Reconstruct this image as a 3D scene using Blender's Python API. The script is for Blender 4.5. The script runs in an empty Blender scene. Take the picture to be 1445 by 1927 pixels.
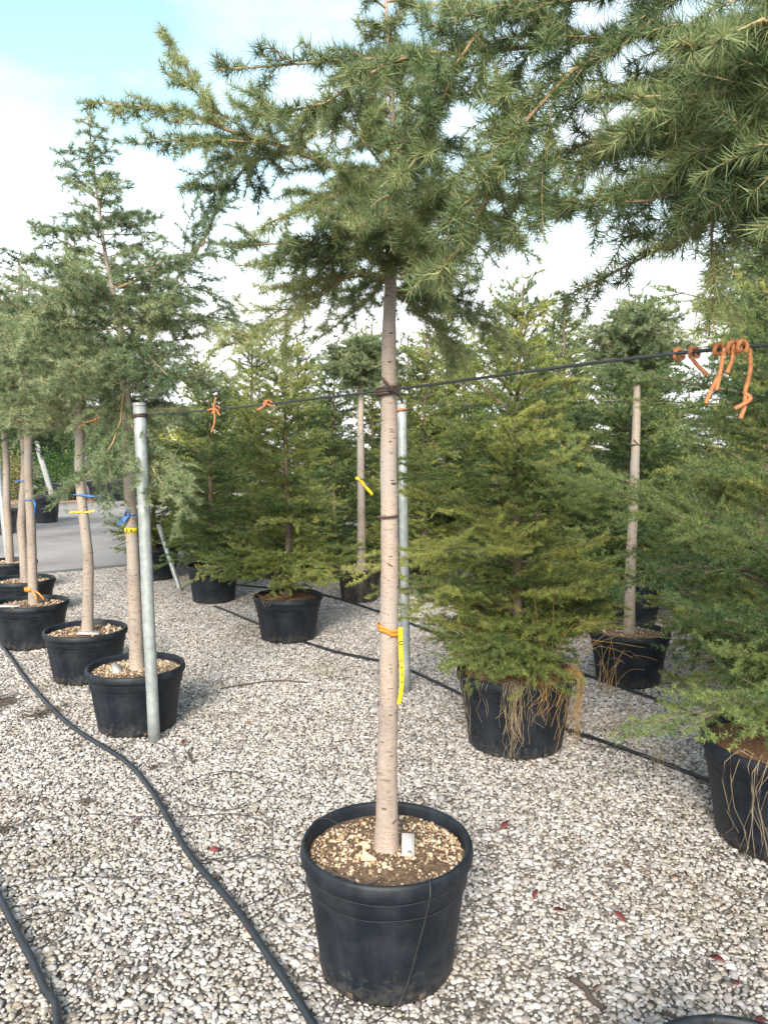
import bpy, math, numpy as np
from mathutils import Vector, Matrix

# ------------------------------------------------------------------ camera, sky, sun, exposure
scn = bpy.context.scene
COL = scn.collection
cam_d = bpy.data.cameras.new('camera')
cam_d.sensor_fit = 'VERTICAL'; cam_d.sensor_height = 36.0; cam_d.lens = 27.03
cam_d.clip_start = 0.05; cam_d.clip_end = 900
cam = bpy.data.objects.new('camera', cam_d); COL.objects.link(cam)
cam.location = (0, 0, 1.5)
cam.rotation_euler = (math.radians(90 - 5.0), 0, 0)
scn.camera = cam

SUN_EL, SUN_AZ = 31.0, 190.0          # azimuth clockwise from +Y: behind the camera, a little to the left
world = bpy.data.worlds.new('World'); scn.world = world; world.use_nodes = True
wn, wl = world.node_tree.nodes, world.node_tree.links
wn.clear()
w_out = wn.new('ShaderNodeOutputWorld'); w_bg = wn.new('ShaderNodeBackground')
w_sky = wn.new('ShaderNodeTexSky'); w_sky.sky_type = 'NISHITA'; w_sky.sun_disc = False
w_sky.sun_elevation = math.radians(SUN_EL); w_sky.sun_rotation = math.radians(SUN_AZ)
w_sky.air_density = 1.0; w_sky.dust_density = 1.5; w_sky.ozone_density = 1.0
w_tc = wn.new('ShaderNodeTexCoord'); w_map = wn.new('ShaderNodeMapping')
w_map.inputs['Location'].default_value = (0.35, 0.1, 0.42); w_map.inputs['Scale'].default_value = (1.0, 1.0, 2.2)
w_noise = wn.new('ShaderNodeTexNoise'); w_noise.inputs['Scale'].default_value = 2.3
w_noise.inputs['Detail'].default_value = 5; w_noise.inputs['Roughness'].default_value = 0.55
w_ramp = wn.new('ShaderNodeValToRGB')
w_ramp.color_ramp.elements[0].position = 0.45; w_ramp.color_ramp.elements[1].position = 0.80
w_sep = wn.new('ShaderNodeSeparateXYZ'); w_low = wn.new('ShaderNodeMapRange')      # haze whitens the sky toward the horizon
w_low.inputs['From Min'].default_value = 0.15; w_low.inputs['From Max'].default_value = 0.36; w_low.inputs['To Min'].default_value = 1.0; w_low.inputs['To Max'].default_value = 0.0
w_max = wn.new('ShaderNodeMath'); w_max.operation = 'MAXIMUM'
w_mix = wn.new('ShaderNodeMix'); w_mix.data_type = 'RGBA'
w_mix.inputs[7].default_value = (9.8, 9.8, 10.1, 1)      # thin white cloud
w_gain = wn.new('ShaderNodeMix'); w_gain.data_type = 'RGBA'; w_gain.blend_type = 'MULTIPLY'
w_gain.inputs[0].default_value = 1.0; w_gain.inputs[7].default_value = (2.4, 2.45, 1.88, 1)
w_bg.inputs['Strength'].default_value = 0.1
wl.new(w_tc.outputs['Generated'], w_map.inputs['Vector']); wl.new(w_map.outputs['Vector'], w_noise.inputs['Vector'])
wl.new(w_noise.outputs['Fac'], w_ramp.inputs['Fac']); wl.new(w_tc.outputs['Generated'], w_sep.inputs[0]); wl.new(w_sep.outputs['Z'], w_low.inputs['Value'])
wl.new(w_ramp.outputs['Color'], w_max.inputs[0]); wl.new(w_low.outputs['Result'], w_max.inputs[1]); wl.new(w_max.outputs[0], w_mix.inputs[0])
wl.new(w_sky.outputs['Color'], w_gain.inputs[6]); wl.new(w_gain.outputs[2], w_mix.inputs[6])
wl.new(w_mix.outputs[2], w_bg.inputs['Color']); wl.new(w_bg.outputs['Background'], w_out.inputs['Surface'])

sun_d = bpy.data.lights.new('sun', 'SUN'); sun_d.energy = 3.1; sun_d.angle = math.radians(20); sun_d.color = (1.0, 0.915, 0.81)
sun = bpy.data.objects.new('sun', sun_d); COL.objects.link(sun); sun.location = (-3, -6, 8)
el, az = math.radians(SUN_EL), math.radians(SUN_AZ)
sd = Vector((math.sin(az) * math.cos(el), math.cos(az) * math.cos(el), math.sin(el)))
sun.rotation_euler = sd.to_track_quat('Z', 'Y').to_euler()

scn.view_settings.view_transform = 'Standard'; scn.view_settings.look = 'None'
scn.view_settings.exposure = 0.95; scn.view_settings.gamma = 1.0
scn.render.engine = 'CYCLES'
scn.cycles.use_adaptive_sampling = True; scn.cycles.adaptive_threshold = 0.025
scn.cycles.max_bounces = 4; scn.cycles.diffuse_bounces = 2; scn.cycles.glossy_bounces = 2
scn.cycles.transparent_max_bounces = 4; scn.cycles.transmission_bounces = 2

rng = np.random.default_rng(7)
UP = np.array([0, 0, 1.0])
ROW = math.atan2(0.595, 0.804)          # rows of pots run along v, away to the left; u crosses them
def uv(u, v): return (u * .804 - v * .595, u * .595 + v * .804)

# ------------------------------------------------------------------ materials
def mat(name):
    m = bpy.data.materials.new(name); m.use_nodes = True
    n, l = m.node_tree.nodes, m.node_tree.links
    return m, n, l, n['Principled BSDF']
def ramp(n, cols):
    r = n.new('ShaderNodeValToRGB'); e = r.color_ramp.elements
    e[0].position, e[0].color = cols[0][0], (*cols[0][1], 1)
    e[1].position, e[1].color = cols[-1][0], (*cols[-1][1], 1)
    for p, c in cols[1:-1]:
        k = e.new(p); k.color = (*c, 1)
    return r
def noise(n, l, scale, detail=4, rough=.55, coord='Object', mscale=None):
    t = n.new('ShaderNodeTexNoise'); t.inputs['Scale'].default_value = scale
    t.inputs['Detail'].default_value = detail; t.inputs['Roughness'].default_value = rough
    if coord == 'World':
        g = n.new('ShaderNodeNewGeometry'); src = g.outputs['Position']
    else:
        g = n.new('ShaderNodeTexCoord'); src = g.outputs[coord]
    if mscale:
        mp = n.new('ShaderNodeMapping'); mp.inputs['Scale'].default_value = mscale
        l.new(src, mp.inputs['Vector']); src = mp.outputs['Vector']
    l.new(src, t.inputs['Vector'])
    return t
def mixc(n, l, fac, a, b, mode='MIX'):
    m = n.new('ShaderNodeMix'); m.data_type = 'RGBA'; m.blend_type = mode
    for s, v in ((0, fac), (6, a), (7, b)):
        if hasattr(v, 'is_output'): l.new(v, m.inputs[s])
        elif s == 0: m.inputs[0].default_value = v
        else: m.inputs[s].default_value = (*v, 1)
    return m.outputs[2]
def bump(n, l, b, h, strength=.4, dist=.002):
    k = n.new('ShaderNodeBump'); k.inputs['Strength'].default_value = strength; k.inputs['Distance'].default_value = dist
    l.new(h, k.inputs['Height']); l.new(k.outputs['Normal'], b.inputs['Normal'])

def needle_mat(name, cols, trans=.28):
    m, n, l, b = mat(name)
    a = n.new('ShaderNodeAttribute'); a.attribute_name = 'tint'
    r = ramp(n, cols); l.new(a.outputs['Fac'], r.inputs['Fac'])
    l.new(r.outputs['Color'], b.inputs['Base Color'])
    b.inputs['Roughness'].default_value = .42; b.inputs['Specular IOR Level'].default_value = .35
    t = n.new('ShaderNodeBsdfTranslucent'); mx = n.new('ShaderNodeMixShader'); mx.inputs[0].default_value = trans
    l.new(r.outputs['Color'], t.inputs['Color'])
    l.new(b.outputs[0], mx.inputs[1]); l.new(t.outputs[0], mx.inputs[2])
    l.new(mx.outputs[0], n['Material Output'].inputs['Surface'])
    return m
M_NEEDLE = needle_mat('cedar_needles_blue_green', [(0, (.038, .075, .036)), (.5, (.132, .190, .082)), (1, (.335, .375, .170))], .31)
M_NEEDLE_FAR = needle_mat('cedar_needles_grey_green', [(0, (.055, .100, .052)), (.5, (.168, .232, .120)), (1, (.345, .395, .215))], .31)
M_NEEDLE_BUSH = needle_mat('cedar_needles_green', [(0, (.036, .075, .024)), (.5, (.142, .200, .058)), (1, (.370, .390, .115))], .31)
M_NEEDLE_BUSH2 = needle_mat('cedar_needles_deep_green', [(0, (.026, .064, .028)), (.5, (.100, .165, .060)), (1, (.265, .325, .110))], .31)
M_NEEDLE_BUSH3 = needle_mat('cedar_needles_bright_green', [(0, (.048, .090, .026)), (.5, (.178, .232, .066)), (1, (.440, .445, .130))], .33)
M_LEAF_GREEN = needle_mat('shrub_leaf_green', [(0, (.02, .06, .02)), (.5, (.05, .12, .03)), (1, (.12, .22, .05))])
M_LEAF_OLIVE = needle_mat('shrub_leaf_olive', [(0, (.07, .08, .03)), (.5, (.18, .17, .06)), (1, (.36, .30, .10))])
M_LEAF_YELLOW = needle_mat('shrub_leaf_yellow', [(0, (.14, .18, .02)), (.5, (.34, .36, .04)), (1, (.55, .50, .08))])
M_LEAF_GREY = needle_mat('shrub_leaf_grey', [(0, (.12, .14, .12)), (.5, (.24, .26, .23)), (1, (.38, .38, .34))])

def twig_mat(name, c1, c2):
    m, n, l, b = mat(name)
    t = noise(n, l, 60, 3); l.new(ramp(n, [(.3, c1), (.7, c2)]).inputs['Fac'], t.outputs['Fac']) if False else None
    r = ramp(n, [(.3, c1), (.7, c2)]); l.new(t.outputs['Fac'], r.inputs['Fac'])
    l.new(r.outputs['Color'], b.inputs['Base Color']); b.inputs['Roughness'].default_value = .8
    return m
M_TWIG = twig_mat('young_cedar_twig', (.20, .135, .075), (.36, .25, .14))
M_TWIG_D = twig_mat('old_cedar_twig', (.09, .07, .05), (.20, .155, .11))

def bark_mat(name, warm=1.0, scale=1.0):
    m, n, l, b = mat(name)
    base = noise(n, l, 7 * scale, 5, .6, mscale=(1, 1, .5))
    r = ramp(n, [(.25, (.18, .14, .122)), (.42, (.27, .225, .20)), (.55, (.345 * warm, .268, .222)), (.75, (.42 * warm, .34, .29))]); l.new(base.outputs['Fac'], r.inputs['Fac'])
    ring = noise(n, l, 10 * scale, 6, .7, mscale=(4.5, 4.5, 30))
    rr = ramp(n, [(.34, (.55, .50, .46)), (.50, (1, 1, 1))]); l.new(ring.outputs['Fac'], rr.inputs['Fac'])
    c = mixc(n, l, .8, r.outputs['Color'], rr.outputs['Color'], 'MULTIPLY')
    dsh = noise(n, l, 26 * scale, 3, .5, mscale=(1, 1, 5)); rd_ = ramp(n, [(.30, (.38, .31, .27)), (.37, (1, 1, 1))]); l.new(dsh.outputs['Fac'], rd_.inputs['Fac'])
    c = mixc(n, l, .85, c, rd_.outputs['Color'], 'MULTIPLY')
    spk = noise(n, l, 95 * scale, 2, .5, mscale=(1, 1, 2.5))
    rs = ramp(n, [(.30, (.45, .36, .30)), (.40, (1, 1, 1))]); l.new(spk.outputs['Fac'], rs.inputs['Fac'])
    c = mixc(n, l, .7, c, rs.outputs['Color'], 'MULTIPLY')
    gr = noise(n, l, 3.2, 3, .5); rg = ramp(n, [(.46, (0, 0, 0)), (.66, (1, 1, 1))]); l.new(gr.outputs['Fac'], rg.inputs['Fac'])
    c = mixc(n, l, rg.outputs['Color'], c, (.28, .255, .24))
    l.new(c, b.inputs['Base Color']); b.inputs['Roughness'].default_value = .72
    bump(n, l, b, ring.outputs['Fac'], .5, .003)
    return m
M_BARK = bark_mat('cedar_bark'); M_BARK2 = bark_mat('cedar_bark_rough', .95, .8)
M_BARK_D, _n, _l, _b = mat('dark_bark')
_t = noise(_n, _l, 30, 5, .6, mscale=(1, 1, .4)); _r = ramp(_n, [(.3, (.07, .05, .035)), (.7, (.22, .165, .115))])
_l.new(_t.outputs['Fac'], _r.inputs['Fac']); _l.new(_r.outputs['Color'], _b.inputs['Base Color']); _b.inputs['Roughness'].default_value = .9
M_SCAR, _n, _l, _b = mat('branch_scar'); _b.inputs['Base Color'].default_value = (.085, .055, .038, 1); _b.inputs['Roughness'].default_value = .9

def plain(name, col, rough=.6, metal=0.0, vary=.25, scale=30, spec=.5):
    m, n, l, b = mat(name)
    t = noise(n, l, scale, 5)
    lo = tuple(c * (1 - vary) for c in col); hi = tuple(min(1, c * (1 + vary)) for c in col)
    r = ramp(n, [(.3, lo), (.7, hi)]); l.new(t.outputs['Fac'], r.inputs['Fac'])
    l.new(r.outputs['Color'], b.inputs['Base Color']); b.inputs['Roughness'].default_value = rough
    b.inputs['Metallic'].default_value = metal; b.inputs['Specular IOR Level'].default_value = spec
    return m
def pot_mat(name, c, dust):
    m, n, l, b = mat(name)
    t = noise(n, l, 9, 6, .65); r = ramp(n, [(.45, (0, 0, 0)), (.66, (1, 1, 1))]); l.new(t.outputs['Fac'], r.inputs['Fac'])
    s = noise(n, l, 14, 4, .6, mscale=(1.5, 1.5, .22)); rs = ramp(n, [(.48, (0, 0, 0)), (.72, (1, 1, 1))]); l.new(s.outputs['Fac'], rs.inputs['Fac'])
    a = mixc(n, l, r.outputs['Color'], c, dust)
    mm = n.new('ShaderNodeMath'); mm.operation = 'MULTIPLY'; mm.inputs[1].default_value = .45; l.new(rs.outputs['Color'], mm.inputs[0])
    a = mixc(n, l, mm.outputs[0], a, tuple(x * 1.7 for x in dust))
    sp = noise(n, l, 170, 2, .5); rsp = ramp(n, [(.68, (0, 0, 0)), (.74, (1, 1, 1))]); l.new(sp.outputs['Fac'], rsp.inputs['Fac'])
    mq = n.new('ShaderNodeMath'); mq.operation = 'MULTIPLY'; mq.inputs[1].default_value = .35; l.new(rsp.outputs['Color'], mq.inputs[0])
    a = mixc(n, l, mq.outputs[0], a, (.12, .11, .10))
    tc = n.new('ShaderNodeTexCoord'); sx = n.new('ShaderNodeSeparateXYZ'); l.new(tc.outputs['Object'], sx.inputs[0])
    zr_ = n.new('ShaderNodeMapRange'); zr_.inputs['From Min'].default_value = 0; zr_.inputs['From Max'].default_value = .13; zr_.inputs['To Min'].default_value = .16; zr_.inputs['To Max'].default_value = -.14
    l.new(sx.outputs['Z'], zr_.inputs['Value']); mn = noise(n, l, 38, 6, .7); ad = n.new('ShaderNodeMath'); l.new(mn.outputs['Fac'], ad.inputs[0]); l.new(zr_.outputs['Result'], ad.inputs[1])
    mr = ramp(n, [(.50, (0, 0, 0)), (.78, (.75, .75, .75))]); l.new(ad.outputs[0], mr.inputs['Fac'])
    a = mixc(n, l, mr.outputs['Color'], a, (.075, .066, .058))
    l.new(a, b.inputs['Base Color'])
    rr = n.new('ShaderNodeMapRange'); rr.inputs['To Min'].default_value = .42; rr.inputs['To Max'].default_value = .66
    l.new(t.outputs['Fac'], rr.inputs['Value']); l.new(rr.outputs['Result'], b.inputs['Roughness'])
    b.inputs['Specular IOR Level'].default_value = .32
    bump(n, l, b, t.outputs['Fac'], .12, .003)
    return m
M_POT = pot_mat('black_plastic_pot', (.005, .0085, .0145), (.016, .020, .028))
M_POT_DUST = pot_mat('dusty_plastic_pot', (.018, .018, .020), (.075, .062, .05))
M_SEAM = plain('worn_plastic_seam', (.035, .037, .042), .7, 0, .6, 25)
M_SOIL, _n, _l, _b = mat('brown_potting_soil')
_t = noise(_n, _l, 70, 6, .7); _r = ramp(_n, [(.3, (.05, .028, .016)), (.5, (.13, .08, .05)), (.72, (.27, .19, .125))])
_l.new(_t.outputs['Fac'], _r.inputs['Fac']); _l.new(_r.outputs['Color'], _b.inputs['Base Color']); _b.inputs['Roughness'].default_value = 1
bump(_n, _l, _b, _t.outputs['Fac'], 1, .012)
M_LITTER, _n, _l, _b = mat('red_brown_needle_litter')
_t = noise(_n, _l, 90, 6, .7); _r = ramp(_n, [(.3, (.07, .03, .016)), (.5, (.19, .09, .045)), (.72, (.32, .18, .09))])
_l.new(_t.outputs['Fac'], _r.inputs['Fac']); _l.new(_r.outputs['Color'], _b.inputs['Base Color']); _b.inputs['Roughness'].default_value = 1
bump(_n, _l, _b, _t.outputs['Fac'], 1, .012)

def stone_mat(name, cols, dirt=True):
    m, n, l, b = mat(name)
    a = n.new('ShaderNodeAttribute'); a.attribute_name = 'tint'
    r = ramp(n, cols); r.color_ramp.interpolation = 'LINEAR'; l.new(a.outputs['Fac'], r.inputs['Fac'])
    v = noise(n, l, 120, 4, .6, 'World'); rv = ramp(n, [(.3, (.80, .78, .75)), (.7, (1.12, 1.12, 1.12))]); l.new(v.outputs['Fac'], rv.inputs['Fac'])
    c = mixc(n, l, 1.0, r.outputs['Color'], rv.outputs['Color'], 'MULTIPLY')
    if dirt:
        d = noise(n, l, 1.35, 5, .62, 'World'); rd = ramp(n, [(.52, (0, 0, 0)), (.68, (1, 1, 1))]); l.new(d.outputs['Fac'], rd.inputs['Fac'])
        mm = n.new('ShaderNodeMath'); mm.operation = 'MULTIPLY'; mm.inputs[1].default_value = .66; l.new(rd.outputs['Color'], mm.inputs[0])
        dirtc = mixc(n, l, .72, c, (.20, .165, .12), 'MIX')
        c = mixc(n, l, mm.outputs[0], c, dirtc)
    l.new(c, b.inputs['Base Color']); b.inputs['Roughness'].default_value = .7; b.inputs['Specular IOR Level'].default_value = .3
    return m
M_STONE = stone_mat('pale_gravel_stone', [(0, (0.071, 0.060, 0.056)), (.10, (0.155, 0.141, 0.137)), (.20, (0.246, 0.235, 0.242)), (.32, (0.304, 0.264, 0.235)), (.42, (0.360, 0.334, 0.324)), (.52, (0.310, 0.305, 0.328)),
                                          (.62, (0.440, 0.392, 0.348)), (.72, (0.418, 0.405, 0.427)), (.84, (0.486, 0.453, 0.435)), (.93, (0.505, 0.490, 0.505)), (1, (0.565, 0.550, 0.564))])
M_PUMICE = stone_mat('pumice_chip', [(0, (0.187, 0.109, 0.066)), (.3, (0.328, 0.226, 0.148)), (.6, (0.468, 0.359, 0.257)), (1, (0.577, 0.491, 0.382))], False)
M_GROUND, _n, _l, _b = mat('gravel_bed')
_t = noise(_n, _l, 45, 5, .7, 'World'); _r = ramp(_n, [(.3, (.095, .082, .068)), (.5, (.19, .17, .148)), (.75, (.35, .33, .30))])
_l.new(_t.outputs['Fac'], _r.inputs['Fac']); _l.new(_r.outputs['Color'], _b.inputs['Base Color']); _b.inputs['Roughness'].default_value = 1
M_ROAD, _n, _l, _b = mat('worn_asphalt')
_t = noise(_n, _l, .35, 4, .6, 'World'); _r = ramp(_n, [(.42, (0.152, 0.141, 0.141)), (.52, (0.228, 0.209, 0.209)), (.62, (0.281, 0.258, 0.255))])
_t2 = noise(_n, _l, 60, 4, .7, 'World'); _r2 = ramp(_n, [(.3, (.75, .75, .75)), (.7, (1.15, 1.15, 1.15))])
_l.new(_t.outputs['Fac'], _r.inputs['Fac']); _l.new(_t2.outputs['Fac'], _r2.inputs['Fac'])
_l.new(mixc(_n, _l, 1.0, _r.outputs['Color'], _r2.outputs['Color'], 'MULTIPLY'), _b.inputs['Base Color']); _b.inputs['Roughness'].default_value = .85
M_KERB = plain('asphalt_edge', (.10, .095, .095), .9)
M_HOSE = plain('black_rubber_hose', (.015, .019, .026), .45, 0, .3, 40)
M_WIRE = plain('black_cable', (.025, .03, .032), .5)
M_TUBE = plain('thin_black_tube', (.03, .028, .028), .5)
M_POST = plain('weathered_post', (.26, .27, .27), .8)
M_ZINC = plain('galvanised_steel', (.31, .34, .35), .5, .35, .22, 26)
M_RUBBER = plain('brown_rubber_tie', (.055, .032, .026), .6)
M_ORANGE = plain('orange_tie_tube', (.36, .145, .06), .8, 0, .3, 120)
M_TAPE = plain('orange_plastic_tape', (.62, .21, .025), .35, 0, .18)
M_YELLOW = plain('yellow_plastic_label', (.62, .47, .012), .4, 0, .06)
M_INK = plain('black_ink', (.015, .013, .01), .6)
M_BLUE = plain('blue_plastic_ribbon', (.03, .15, .48), .3, 0, .25)
M_WHITE = plain('white_plastic_label', (.38, .365, .36), .5, 0, .08)
M_CHIP = plain('pale_wood_chip', (.62, .48, .33), .8, 0, .15)
M_STICK = plain('grey_brown_stick', (.07, .052, .042), .9)
M_STRAW = plain('dry_straw', (.40, .26, .10), .7, 0, .3, 20)
M_STRAW_P = plain('pale_dry_straw', (.36, .28, .18), .75, 0, .3, 20)
M_RED = plain('red_dead_leaf', (.15, .035, .032), .6, 0, .3, 60)
M_BROWN = plain('brown_dead_leaf', (.22, .115, .06), .7, 0, .3, 60)
M_MULCH = plain('reddish_bark_mulch', (.34, .19, .14), .95, 0, .4, 6)

# ------------------------------------------------------------------ mesh and object helpers
def mesh_tris(name, co, tint=None):
    """co: (n,3,3) loose triangles"""
    n = len(co); me = bpy.data.meshes.new(name)
    me.vertices.add(n * 3); me.vertices.foreach_set('co', np.ascontiguousarray(co, np.float32).ravel())
    me.loops.add(n * 3); me.loops.foreach_set('vertex_index', np.arange(n * 3, dtype=np.int32))
    me.polygons.add(n); me.polygons.foreach_set('loop_start', np.arange(0, n * 3, 3, dtype=np.int32))
    me.update(calc_edges=True)
    if tint is not None:
        a = me.attributes.new('tint', 'FLOAT', 'POINT'); a.data.foreach_set('value', np.repeat(tint, 3).astype(np.float32))
    return me
def mesh_faces(name, v, f, smooth=True, tint=None):
    """v (n,3), f (m,k) faces all of k corners"""
    v = np.asarray(v, np.float32); f = np.asarray(f, np.int32); k = f.shape[1]; me = bpy.data.meshes.new(name)
    me.vertices.add(len(v)); me.vertices.foreach_set('co', v.ravel())
    me.loops.add(f.size); me.loops.foreach_set('vertex_index', f.ravel())
    me.polygons.add(len(f)); me.polygons.foreach_set('loop_start', np.arange(0, f.size, k, dtype=np.int32))
    if smooth: me.polygons.foreach_set('use_smooth', np.ones(len(f), bool))
    me.update(calc_edges=True)
    if tint is not None:
        a = me.attributes.new('tint', 'FLOAT', 'POINT'); a.data.foreach_set('value', np.asarray(tint, np.float32))
    return me
def ob(name, me, m, parent=None, loc=(0, 0, 0)):
    if m is not None and not me.materials: me.materials.append(m)
    o = bpy.data.objects.new(name, me); COL.objects.link(o); o.location = loc
    if parent is not None: o.parent = parent
    return o
def tag(o, label, cat, group=None, kind=None):
    o['label'] = label
    if cat: o['category'] = cat
    if group: o['group'] = group
    if kind: o['kind'] = kind
    return o
def thing(name, loc, label, cat, group=None, rz=0.0):
    o = bpy.data.objects.new(name, None); COL.objects.link(o); o.empty_display_size = .1
    o.location = loc; o.rotation_euler = (0, 0, rz)
    return tag(o, label, cat, group)
def unit(a): return a / np.maximum(np.linalg.norm(a, axis=-1, keepdims=True), 1e-9)

def smooth_path(pts, n):
    """Catmull-Rom through the points, n samples evenly spaced"""
    p = np.asarray(pts, float)
    q = np.vstack([2 * p[0] - p[1], p, 2 * p[-1] - p[-2]])
    out = []
    for i in range(len(p) - 1):
        t = np.linspace(0, 1, 12, endpoint=False)[:, None]
        a, b, c, d = q[i], q[i + 1], q[i + 2], q[i + 3]
        out.append(.5 * ((2 * b) + (-a + c) * t + (2 * a - 5 * b + 4 * c - d) * t ** 2 + (-a + 3 * b - 3 * c + d) * t ** 3))
    o = np.vstack(out + [p[-1:]])
    s = np.r_[0, np.cumsum(np.linalg.norm(np.diff(o, axis=0), axis=1))]
    return np.stack([np.interp(np.linspace(0, s[-1], n), s, o[:, k]) for k in range(3)], 1)

def tubes(P, R, sides):
    """P (S,K,3) polylines, R (S,K) radii -> verts, quads"""
    S, K, _ = P.shape
    T = unit(np.gradient(P, axis=1))
    ref = np.where(np.abs(T[:, :1, 2:3]) > .9, np.array([1.0, 0, 0]), UP)
    A = unit(np.cross(T, np.broadcast_to(ref, T.shape))); B = np.cross(T, A)
    ang = np.arange(sides) * 2 * math.pi / sides
    v = P[:, :, None, :] + R[:, :, None, None] * (A[:, :, None, :] * np.cos(ang)[None, None, :, None] + B[:, :, None, :] * np.sin(ang)[None, None, :, None])
    idx = np.arange(S * K * sides).reshape(S, K, sides)
    a, b = idx[:, :-1], idx[:, 1:]
    f = np.stack([a, np.roll(a, -1, 2), np.roll(b, -1, 2), b], -1).reshape(-1, 4)
    return v.reshape(-1, 3), f
def tube_mesh(name, pts, r, n=40, sides=8, r1=None, raw=False):
    p = np.asarray(pts, float) if raw else smooth_path(pts, n)
    n = len(p); rr = np.linspace(r, r if r1 is None else r1, n) if np.isscalar(r) else np.asarray(r)
    e0 = p[:1] - unit(p[1:2] - p[:1]) * 1e-4; e1 = p[-1:] + unit(p[-1:] - p[-2:-1]) * 1e-4      # closed ends
    p = np.vstack([e0, p, e1]); rr = np.r_[1e-4, rr, 1e-4]
    v, f = tubes(p[None], rr[None], sides)
    return mesh_faces(name, v, f)
def lathe(name, prof, seg=56, wob=None):
    prof = np.asarray(prof, float); K = len(prof); a = np.arange(seg) * 2 * math.pi / seg
    r = prof[:, 0][:, None] * np.ones(seg)[None]
    if wob is not None: r = r * (1 + wob(a[None], prof[:, 1][:, None]))
    v = np.stack([r * np.cos(a), r * np.sin(a), prof[:, 1][:, None] * np.ones(seg)[None]], -1).reshape(-1, 3)
    idx = np.arange(K * seg).reshape(K, seg); p, q = idx[:-1], idx[1:]
    f = np.stack([p, np.roll(p, -1, 1), np.roll(q, -1, 1), q], -1).reshape(-1, 4)
    return mesh_faces(name, v, f)
def box_arr(c, s, rot=None):
    v = np.array([[x, y, z] for x in (-.5, .5) for y in (-.5, .5) for z in (-.5, .5)]) * np.asarray(s)
    if rot is not None: v = v @ np.array(rot.to_3x3()).T
    f = np.array([[0, 1, 3, 2], [4, 6, 7, 5], [0, 4, 5, 1], [2, 3, 7, 6], [0, 2, 6, 4], [1, 5, 7, 3]])
    return v + np.asarray(c), f
def ribbon(name, pts, w, wdir, th=.0012, n=24):
    """flat strip of real thickness following a path"""
    p = smooth_path(pts, n); T = unit(np.gradient(p, axis=0)); W = np.asarray(wdir, float)
    W = unit(W[None] - T * (T @ W)[:, None]) if W.ndim == 1 else unit(W)
    N = np.cross(T, W); ww = (np.full(n, w) if np.isscalar(w) else np.asarray(w))[:, None]
    c = np.stack([p + W * ww / 2 + N * th / 2, p - W * ww / 2 + N * th / 2, p - W * ww / 2 - N * th / 2, p + W * ww / 2 - N * th / 2], 1)
    idx = np.arange(n * 4).reshape(n, 4); a, b = idx[:-1], idx[1:]
    f = np.stack([a, np.roll(a, -1, 1), np.roll(b, -1, 1), b], -1).reshape(-1, 4)
    f = np.vstack([f, idx[0][::-1], idx[-1]])
    return mesh_faces(name, c.reshape(-1, 3), f, smooth=False)

# pebbles: an icosphere cut by a few random planes
def ico(sub):
    import bmesh
    bm = bmesh.new(); bmesh.ops.create_icosphere(bm, subdivisions=sub, radius=1.0)
    v = np.array([x.co[:] for x in bm.verts]); f = np.array([[q.index for q in x.verts] for x in bm.faces]); bm.free()
    return v, f
ICO_V, ICO_F = ico(2)
ICO1_V, ICO1_F = ico(1)
def pebble_shapes(n, g, cuts, V_, zr=(.5, .8)):
    out = []
    for _ in range(n):
        v = V_.copy()
        for _ in range(cuts):
            d = unit(g.normal(size=3)); h = g.uniform(.50, .82)
            over = np.maximum(v @ d - h, 0); v -= over[:, None] * d * .95
        v *= np.array([g.uniform(.85, 1.35), g.uniform(.7, 1.0), g.uniform(*zr)])
        out.append(v)
    return np.array(out)
def rand_rot(n, g, tilt=.6):
    a = g.uniform(0, 2 * math.pi, n); c, s = np.cos(a), np.sin(a); z = np.zeros(n); o = np.ones(n)
    Rz = np.stack([np.stack([c, -s, z], -1), np.stack([s, c, z], -1), np.stack([z, z, o], -1)], -2)
    b = g.normal(0, tilt, n); c, s = np.cos(b), np.sin(b)
    Rx = np.stack([np.stack([o, z, z], -1), np.stack([z, c, -s], -1), np.stack([z, s, c], -1)], -2)
    return Rz @ Rx @ np.transpose(Rz, (0, 2, 1)) @ Rz
def pebbles(name, pos, rad, tint, g, nshape=24, tilt=.5, small=False, zr=(.5, .8)):
    V_, F_ = (ICO1_V, ICO1_F) if small else (ICO_V, ICO_F)
    sh = pebble_shapes(nshape, g, 7, V_, zr); n = len(pos); k = len(V_)
    v = sh[g.integers(0, nshape, n)] * rad[:, None, None]
    v = np.einsum('nij,nkj->nki', rand_rot(n, g, tilt), v) + pos[:, None]
    f = (F_[None] + (np.arange(n) * k)[:, None, None]).reshape(-1, 3)
    return mesh_faces(name, v.reshape(-1, 3), f, False, np.repeat(tint, k))

# ------------------------------------------------------------------ the setting: ground, gravel, road
gp = mesh_faces('ground', [(-300, -60, -.012), (300, -60, -.012), (300, 420, -.012), (-300, 420, -.012)], [[0, 1, 2, 3]], False)
ground = ob('ground', gp, M_GROUND); ground['kind'] = 'structure'; ground['label'] = 'bed of pale gravel and earth under the pots'

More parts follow.
